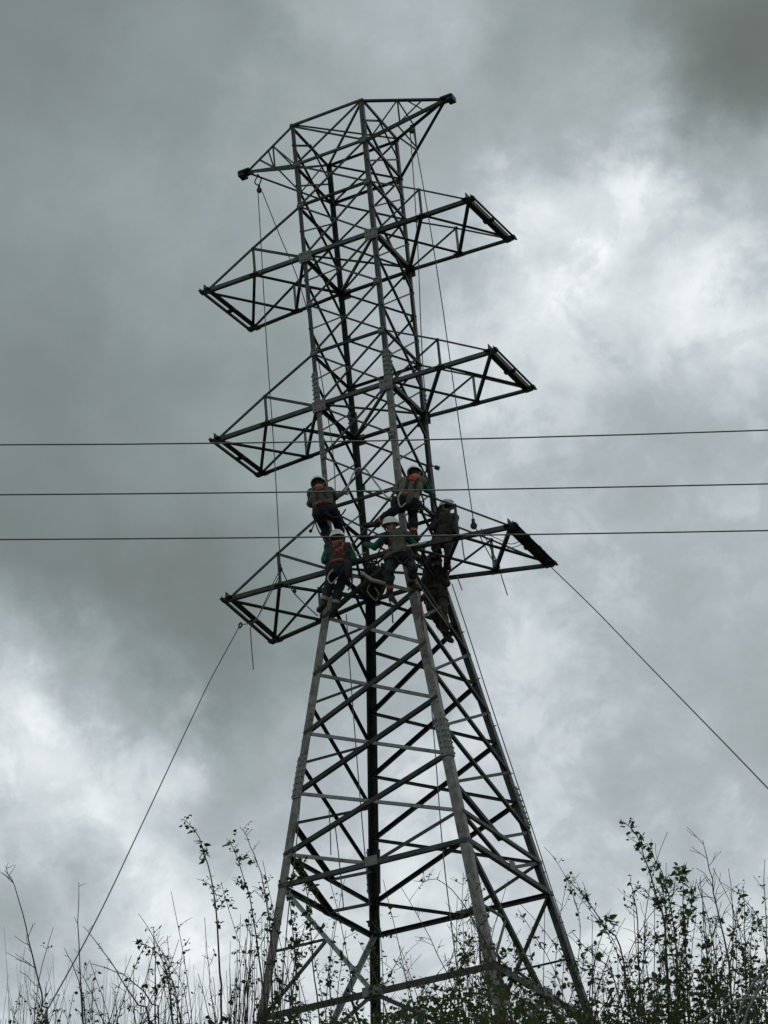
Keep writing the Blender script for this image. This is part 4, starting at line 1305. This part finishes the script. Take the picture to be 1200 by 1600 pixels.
def shoot(pl, base, tip, r0=0.007, bend=0.06, twigs=8, tl=0.22, leaves=40, L=0.05, tw_leaf=4, r1=0.0024, up=0.6, lo=0.25, sub=True, path=None):
    base, tip = Vector(base), Vector(tip)
    n = 14
    side = rv(); side.z *= 0.2
    ln = (tip - base).length
    pts = []
    w1, w2 = rv(0.5), rv(0.3)
    hook = rv(); hook.z = -abs(hook.z) * 0.5
    if path:
        pts = spline([base] + list(path), 3)
        n = len(pts) - 1
        pts = [p + rv(0.004) for p in pts]
    else:
        for i in range(n + 1):
            t = i / n
            pts.append(base.lerp(tip, t) + side * bend * ln * math.sin(math.pi * t) * 0.6 + w2 * 0.03 * math.sin(9 * t + w1.x * 5) * ln * 0.3 + hook * 0.035 * ln * max(0, t - 0.6) ** 2 * 4 + rv(0.003))
    pl.stem(pts, r0, r1)
    ax = (tip - base).normalized()
    for q_ in range(twigs):
        t = lo + (0.97 - lo) * random.random()
        x = t * n; k = min(int(x), n - 1)
        p = pts[k].lerp(pts[k + 1], x - k)
        d = rv(); d -= ax * d.dot(ax); d.normalize()
        d = (d * 0.8 + ax * up + Vector((0, 0, 0.12))).normalized()
        l_ = tl * random.uniform(0.4, 1.25) * (1.15 - 0.6 * t)
        tp = [p]
        for j in range(5):
            d = (d + rv(0.10) + Vector((0, 0, -0.03))).normalized()
            tp.append(tp[-1] + d * l_ / 5)
        pl.stem(tp, max(r1, r0 * 0.45 * (1 - 0.5 * t)), 0.0018)
        if tw_leaf:
            pl.leaves_along(tp, tw_leaf, L * 0.85)
        if sub and random.random() < 0.4 and l_ > 0.12:
            d2 = (d + rv(0.7)).normalized()
            t2 = [tp[2], tp[2] + d2 * l_ * 0.25, tp[2] + d2 * l_ * 0.5 + rv(0.01)]
            pl.stem(t2, 0.0024, 0.0015)
            if tw_leaf:
                pl.leaves_along(t2, max(1, tw_leaf // 2), L * 0.8)
    if leaves:
        pl.leaves_along(pts, leaves, L, lo=lo)
    return pts


def gpt(px, Y):
    """foot of a plant on the ground under the picture column px at distance Y"""
    p = at(px, 1600, Y)
    return Vector((p.x, Y, ground_h(p.x, Y) - 0.03))


# single shoots that stand out against the sky: foot column, tip (px, py), distance, radius, twigs, twig length, leaves, leaf size, leaves per twig
TALL = [
    ('leafy_shoot', 'tall slender leafy shoot left of the pylon, highest one on that side', [(346, 1600), (345, 1520), (340, 1450), (333, 1385), (320, 1335), (306, 1300), (285, 1280)], 20.0, 0.011, 13, 0.17, 30, 0.042, 5, 'leaf_dark'),
    ('leafy_shoot', 'leafy shoot bearing one dark leaf clump at its top, left of the pylon', [(416, 1600), (408, 1520), (400, 1460), (390, 1400), (372, 1345), (358, 1312)], 20.2, 0.010, 12, 0.17, 30, 0.046, 4, 'leaf_dark'),
    ('leafy_shoot', 'thin arching shoot with small side sprigs just left of the pylon leg', [(428, 1600), (425, 1500), (418, 1420), (408, 1365), (392, 1322), (374, 1291)], 20.6, 0.008, 13, 0.15, 16, 0.034, 3, 'leaf_dark'),
    ('bare_shoot', 'forked leafless shoot with long side twigs at the far left edge', [(73, 1600), (68, 1570), (55, 1510), (40, 1450), (24, 1385), (8, 1361)], 19.6, 0.010, 12, 0.34, 0, 0.03, 0, 'leaf_dark'),
    ('bare_shoot', 'straight bare shoot standing upright beside the left guy rope', [(131, 1600), (126, 1530), (122, 1440), (123, 1380)], 19.8, 0.009, 5, 0.12, 4, 0.03, 0, 'leaf_dark'),
    ('bare_shoot', 'short leaning stem crossing the upright shoot beside the left guy rope', [(134, 1600), (128, 1560), (118, 1520), (102, 1482)], 20.1, 0.008, 4, 0.14, 2, 0.03, 0, 'leaf_dark'),
    ('leafy_shoot', 'tallest leafy shoot at the right, bending toward the pylon', [(1046, 1600), (1040, 1453), (1029, 1410), (1013, 1357), (995, 1306), (973, 1283)], 20.2, 0.012, 17, 0.24, 46, 0.048, 6, 'leaf'),
    ('leafy_shoot', 'second tall leafy shoot close behind the tallest one at the right', [(1062, 1600), (1055, 1470), (1045, 1400), (1034, 1362), (1014, 1324)], 20.6, 0.009, 12, 0.20, 50, 0.048, 4, 'leaf'),
    ('bare_shoot', 'tall straight bare shoot with upright twigs in the right thicket', [(1146, 1600), (1139, 1503), (1120, 1415), (1109, 1357), (1097, 1312)], 19.8, 0.011, 14, 0.40, 0, 0.03, 0, 'leaf_dark'),
    ('bare_shoot', 'forked bare shoot just left of the tall straight bare one', [(1128, 1600), (1118, 1500), (1106, 1435), (1088, 1378)], 20.1, 0.009, 9, 0.28, 2, 0.03, 0, 'leaf_dark'),
    ('leafy_shoot', 'thin shoot arching out toward the right pylon leg', [(986, 1600), (970, 1480), (944, 1447), (917, 1407), (898, 1384), (884, 1374)], 20.4, 0.009, 13, 0.20, 16, 0.036, 3, 'leaf_dark'),
    ('bare_shoot', 'low thin cane arching below the shoot near the right pylon leg', [(978, 1600), (955, 1520), (933, 1498), (910, 1476), (893, 1453)], 20.2, 0.007, 4, 0.12, 4, 0.036, 1, 'leaf_dark'),
    ('leafy_shoot', 'round-leaved shoot rising from the middle of the right thicket', [(1078, 1600), (1072, 1470), (1067, 1390), (1065, 1352)], 20.0, 0.008, 10, 0.15, 64, 0.052, 4, 'leaf'),
    ('leafy_shoot', 'shoot with few leaves at the right edge of the picture', [(1198, 1600), (1197, 1470), (1195, 1343)], 20.0, 0.009, 9, 0.2, 16, 0.042, 2, 'leaf_dark'),
    ('bare_shoot', 'twiggy bare shoot with drooping tip near the right edge', [(1168, 1600), (1165, 1500), (1163, 1430), (1162, 1391)], 20.3, 0.008, 11, 0.24, 2, 0.035, 1, 'leaf_dark'),
    ('bare_shoot', 'straight bare stem between the right thicket and its tallest shoot', [(1003, 1600), (996, 1440), (989, 1400), (985, 1373)], 20.4, 0.008, 10, 0.2, 6, 0.035, 1, 'leaf_dark'),
    ('leafy_shoot', 'sprig with a drooping leafy side branch among the stems left of centre', [(268, 1600), (266, 1550), (255, 1505), (238, 1482), (216, 1474)], 20.2, 0.008, 11, 0.2, 16, 0.04, 3, 'leaf_dark'),
    ('bare_shoot', 'leaning bare cane crossing the left brush', [(234, 1600), (215, 1570), (190, 1530), (160, 1485), (130, 1448)], 19.9, 0.010, 7, 0.16, 1, 0.03, 0, 'leaf_dark'),
    ('bare_shoot', 'low bare cane arching to the left across the left brush', [(250, 1600), (238, 1568), (215, 1540), (180, 1518), (142, 1506)], 20.3, 0.009, 6, 0.14, 1, 0.03, 0, 'leaf_dark'),
    ('bare_shoot', 'upright bare shoot standing tallest in the left brush', [(244, 1600), (243, 1540), (242, 1480), (240, 1448)], 20.0, 0.008, 9, 0.14, 4, 0.034, 1, 'leaf_dark'),
    ('bare_shoot', 'curved bare twig in front of the middle of the pylon base', [(800, 1600), (770, 1500), (740, 1440), (715, 1400), (682, 1372), (655, 1385)], 20.6, 0.007, 12, 0.26, 4, 0.03, 1, 'leaf_dark'),
    ('leafy_shoot', 'leafy shoot inside the pylon base left of its rear leg', [(500, 1600), (488, 1500), (484, 1430), (476, 1370), (470, 1342)], 20.8, 0.008, 14, 0.2, 44, 0.046, 4, 'leaf_dark'),
    ('leafy_shoot', 'thin leafy shoot before the left pylon leg brace', [(452, 1600), (462, 1520), (458, 1450), (450, 1400), (452, 1380)], 20.5, 0.007, 11, 0.16, 30, 0.044, 3, 'leaf_dark'),
]
for (nm, lab, pth, Y, r0, tws, tl, lv, L, tlf, lm) in TALL:
    pl = Plant()
    b = gpt(pth[0][0], Y)
    pp = [at(x, y, Y - 0.15 * k / len(pth)) for k, (x, y) in enumerate(pth)]
    shoot(pl, b, pp[-1], r0, 0.05, tws, tl, lv, L, tlf, lo=0.40, path=pp)
    if 'clump' in lab:
        for k in range(2):
            pl.leaves_along([pp[-1], pp[-1] + Vector((0.05, 0, 0.03))], 1, 0.06)
    pl.build(nm, b, lab, 'plant', None, 'stem', lm)

# smaller shoots, countable but alike


def batch(n, x0, x1, ytop, ysd, Y0, Y1, name, label, group, r0, tws, tl, lv, L, tlf, stem='stem', leaf='leaf_dark', lean=30, lo=0.3):
    for i in range(n):
        fx = random.uniform(x0, x1)
        tyy = ytop(fx) if callable(ytop) else ytop
        tyy += random.gauss(0, ysd)
        Y = random.uniform(Y0, Y1)
        b = gpt(fx, Y)
        pl = Plant()
        shoot(pl, b, at(fx + random.gauss(0, lean), min(tyy, 1590), Y + random.uniform(-.2, .2)), r0 * random.uniform(1.1, 1.8), 0.16, tws, tl, lv, L, tlf, lo=lo)
        pl.build(name, b, label, 'plant', group, stem, leaf)


def top_right(x):
    return float(np.interp(x, [910, 950, 1000, 1060, 1120, 1200], [1545, 1470, 1430, 1415, 1430, 1450]))


batch(34, 925, 1215, top_right, 40, 19.2, 22.5, 'leafy_bramble', 'leafy bramble stem packed in the thicket right of the pylon', 'brambles in the right thicket', 0.006, 9, 0.26, 46, 0.050, 5, leaf='leaf', lo=0.2)
batch(24, 930, 1215, lambda x: top_right(x) - 40, 35, 19.5, 22.5, 'bare_twig', 'thin bare twig poking up out of the right thicket', 'bare twigs over the right thicket', 0.0045, 9, 0.26, 3, 0.034, 0, lean=40)
batch(24, 590, 880, lambda x: float(np.interp(x, [590, 700, 800, 930], [1505, 1500, 1470, 1520])), 35, 19.4, 22.0, 'leafy_bramble', 'leafy bramble stem in front of the pylon foot between its front and rear legs', 'brambles before the pylon foot', 0.005, 9, 0.24, 30, 0.048, 4, leaf='leaf', lo=0.2)
batch(24, 600, 900, lambda x: float(np.interp(x, [600, 700, 800, 900], [1440, 1410, 1400, 1480])), 40, 19.6, 22.0, 'bare_twig', 'thin crooked twig crossing in front of the pylon foot', 'bare twigs before the pylon foot', 0.0042, 10, 0.28, 4, 0.034, 1, lean=60)
batch(22, 410, 600, lambda x: float(np.interp(x, [410, 480, 600], [1420, 1430, 1500])), 45, 19.6, 22.0, 'leafy_shoot', 'small leafy shoot in front of the left pylon foot', 'small shoots before the left pylon foot', 0.0045, 9, 0.2, 26, 0.044, 3, lo=0.25)
batch(40, -10, 340, lambda x: float(np.interp(x, [0, 100, 200, 330], [1560, 1560, 1500, 1530])), 40, 19.0, 21.5, 'bare_twig', 'short thin twig in the sparse brush at the lower left', 'thin twigs at the lower left', 0.0042, 8, 0.2, 5, 0.034, 1, lean=35)
batch(14, 140, 330, lambda x: 1490, 45, 19.4, 21.5, 'bare_twig', 'taller thin twig in the brush left of the pylon', 'taller twigs left of the pylon', 0.0048, 9, 0.22, 8, 0.036, 1, lean=40)
# reeds: smooth leafless blades in a fan at the left leg
for i in range(30):
    fx = random.uniform(345, 425)
    Y = random.uniform(20.0, 21.0)
    b = gpt(fx - 6, Y)
    pl = Plant()
    tip = at(fx + random.uniform(-4, 46), random.gauss(1490, 30), Y)
    n = 8
    pts = [b.lerp(tip, k / n) + Vector((0.05 * math.sin(math.pi * k / n) * random.uniform(-1, 1) * 0.4, 0, 0)) for k in range(n + 1)]
    pl.stem(pts, 0.0085, 0.0018)
    pl.build('reed_stalk', b, 'smooth upright reed stalk in the clump beside the left pylon leg', 'reed', 'reeds beside the left leg', 'stem', 'leaf')

gr = Plant()
for i in range(150):
    fx = random.choice((random.uniform(180, 345), random.uniform(330, 430), random.uniform(0, 200)))
    Y = random.uniform(19.6, 21.2)
    b = gpt(fx, Y)
    h_ = random.gauss(1535, 34)
    lean = random.gauss(8, 26)
    n = 7
    tip = at(fx + lean, min(h_, 1595), Y)
    bow = Vector((random.gauss(0, 0.05), random.gauss(0, 0.03), 0))
    pts = [b.lerp(tip, k / n) + bow * math.sin(math.pi * k / n) + Vector((lean * 0.0008 * max(0, k / n - 0.6), 0, -0.03 * max(0, k / n - 0.7))) for k in range(n + 1)]
    gr.stem(pts, 0.0045, 0.0011)
gr.build('grass', gpt(300, 20), 'wispy dry grass blades along the lower left edge', None, None, 'stem', 'leaf', 'stuff')

# undergrowth mass hiding the foot of the bank
und = Plant()


def under(n, x0, x1, ytop, Y0, Y1, L):
    for i in range(n):
        px = random.uniform(x0, x1)
        Y = random.uniform(Y0, Y1)
        yt = ytop(px)
        py = yt + (1640 - yt) * random.random() ** 0.75
        p = at(px, py, Y)
        ll = L * random.uniform(0.5, 1.25)
        d = (rv() + Vector((0, 0, -0.2))).normalized()
        vs, fs = leaf_geo(p, d, (Vector((0, 0, 1)) + rv(0.7)).normalized(), ll, ll * random.uniform(0.28, 0.42))
        und.lf.add(vs, fs)
        if i % 9 == 0:
            g_ = Vector((p.x + random.gauss(0, .15), Y + 0.05, ground_h(p.x, Y)))
            und.stem([g_, g_.lerp(p, 0.5) + rv(0.04), p, p + rv(0.06)], 0.004, 0.0015)


und_top = lambda x: float(np.interp(x, [-20, 150, 300, 400, 480, 600, 680, 760, 860, 930, 1000, 1080, 1220],
                                    [1600, 1598, 1592, 1580, 1575, 1580, 1535, 1520, 1560, 1600, 1530, 1500, 1505]))
under(1900, 600, 925, und_top, 19.3, 22.2, 0.056)
under(2000, 925, 1225, und_top, 19.2, 22.6, 0.054)
under(150, 600, 900, lambda x: und_top(x) + 25, 18.6, 19.4, 0.10)
under(700, 395, 600, und_top, 19.4, 22.0, 0.050)
under(160, -10, 395, und_top, 19.4, 21.5, 0.045)
uo = und.build('undergrowth', gpt(600, 20), 'dense dark leafy undergrowth along the foot of the pylon', None, None, 'stem', 'leaf', 'stuff')

# creepers on the tower feet


def creeper(lg, z0, z1, n, label, r=0.16, leaf='leaf_dark'):
    pl = Plant()
    base = tw(node_z(lg, z0))
    for s in range(7):
        ph = random.uniform(0, 6.28)
        pts = []
        z1_ = z0 + (z1 - z0) * random.uniform(0.55, 1.0)
        for i in range(16):
            t = i / 15
            a = ph + t * random.uniform(4, 7)
            rr = r * (1.1 - 0.45 * t)
            c_ = node_z(lg, z0 + (z1_ - z0) * t) + Vector((-SG[lg][0] * 0.06, -SG[lg][1] * 0.06, 0))
            pts.append(tw(c_ + Vector((math.cos(a) * rr, math.sin(a) * rr, 0)) + rv(0.015)))
        pl.stem(pts, 0.018, 0.006)
        pl.leaves_along(pts, n // 7, 0.085, lo=0.0)
    return pl.build('creeper', base, label, 'creeper', None, 'stem_dry', leaf)


creeper('N', 8.7, 11.75, 190, 'dry leafy creeper winding up the front leg of the pylon')
creeper('L', 8.7, 10.9, 260, 'dark creeper wrapping the foot of the left pylon leg', 0.20)
creeper('R', 8.7, 10.15, 160, 'creeper tangled round the foot of the right pylon leg', 0.2)
# creeper over the strut between the front and right legs
pl = Plant()
for s in range(6):
    pts = [tw(node('N', 16).lerp(node('R', 16), i / 14) + rv(0.05) + Vector((0, 0, 0.04))) for i in range(15)]
    pl.stem(pts, 0.014, 0.006)
    pl.leaves_along(pts, 40, 0.085, lo=0)
pl.build('creeper', tw(node('N', 16)), 'dry creeper stems lying along the low strut between front and right legs', 'creeper', None, 'stem_dry', 'leaf_dark')

# loops of grey hose in the right corner
for pth, lab in (([(1150, 1660), (1151, 1600), (1165, 1558), (1198, 1510), (1245, 1482), (1295, 1515), (1310, 1600), (1250, 1665), (1180, 1672), (1150, 1660)], 'steep loop of grey hose in the lower right corner'),
                 ([(1057, 1600), (1060, 1572), (1092, 1600), (1130, 1573), (1163, 1561), (1210, 1562), (1280, 1590), (1330, 1650)][2:], 'flat arc of grey hose lying across the steep loop in the corner'),
                 ([(1165, 1660), (1162, 1604), (1176, 1564), (1206, 1520), (1250, 1494), (1290, 1525), (1298, 1600), (1245, 1655), (1165, 1660)], 'inner strand of the steep grey hose loop')):
    pts = spline([Vector(at(x, y, 18.8 + 0.1 * math.sin(x * 0.03))) for x, y in pth], 7)
    o = G().tube(pts, 0.0105, 8).make('hose_loop', 'hose', None, True)
    tag(o, lab, 'hose', 'hose loops in the corner')
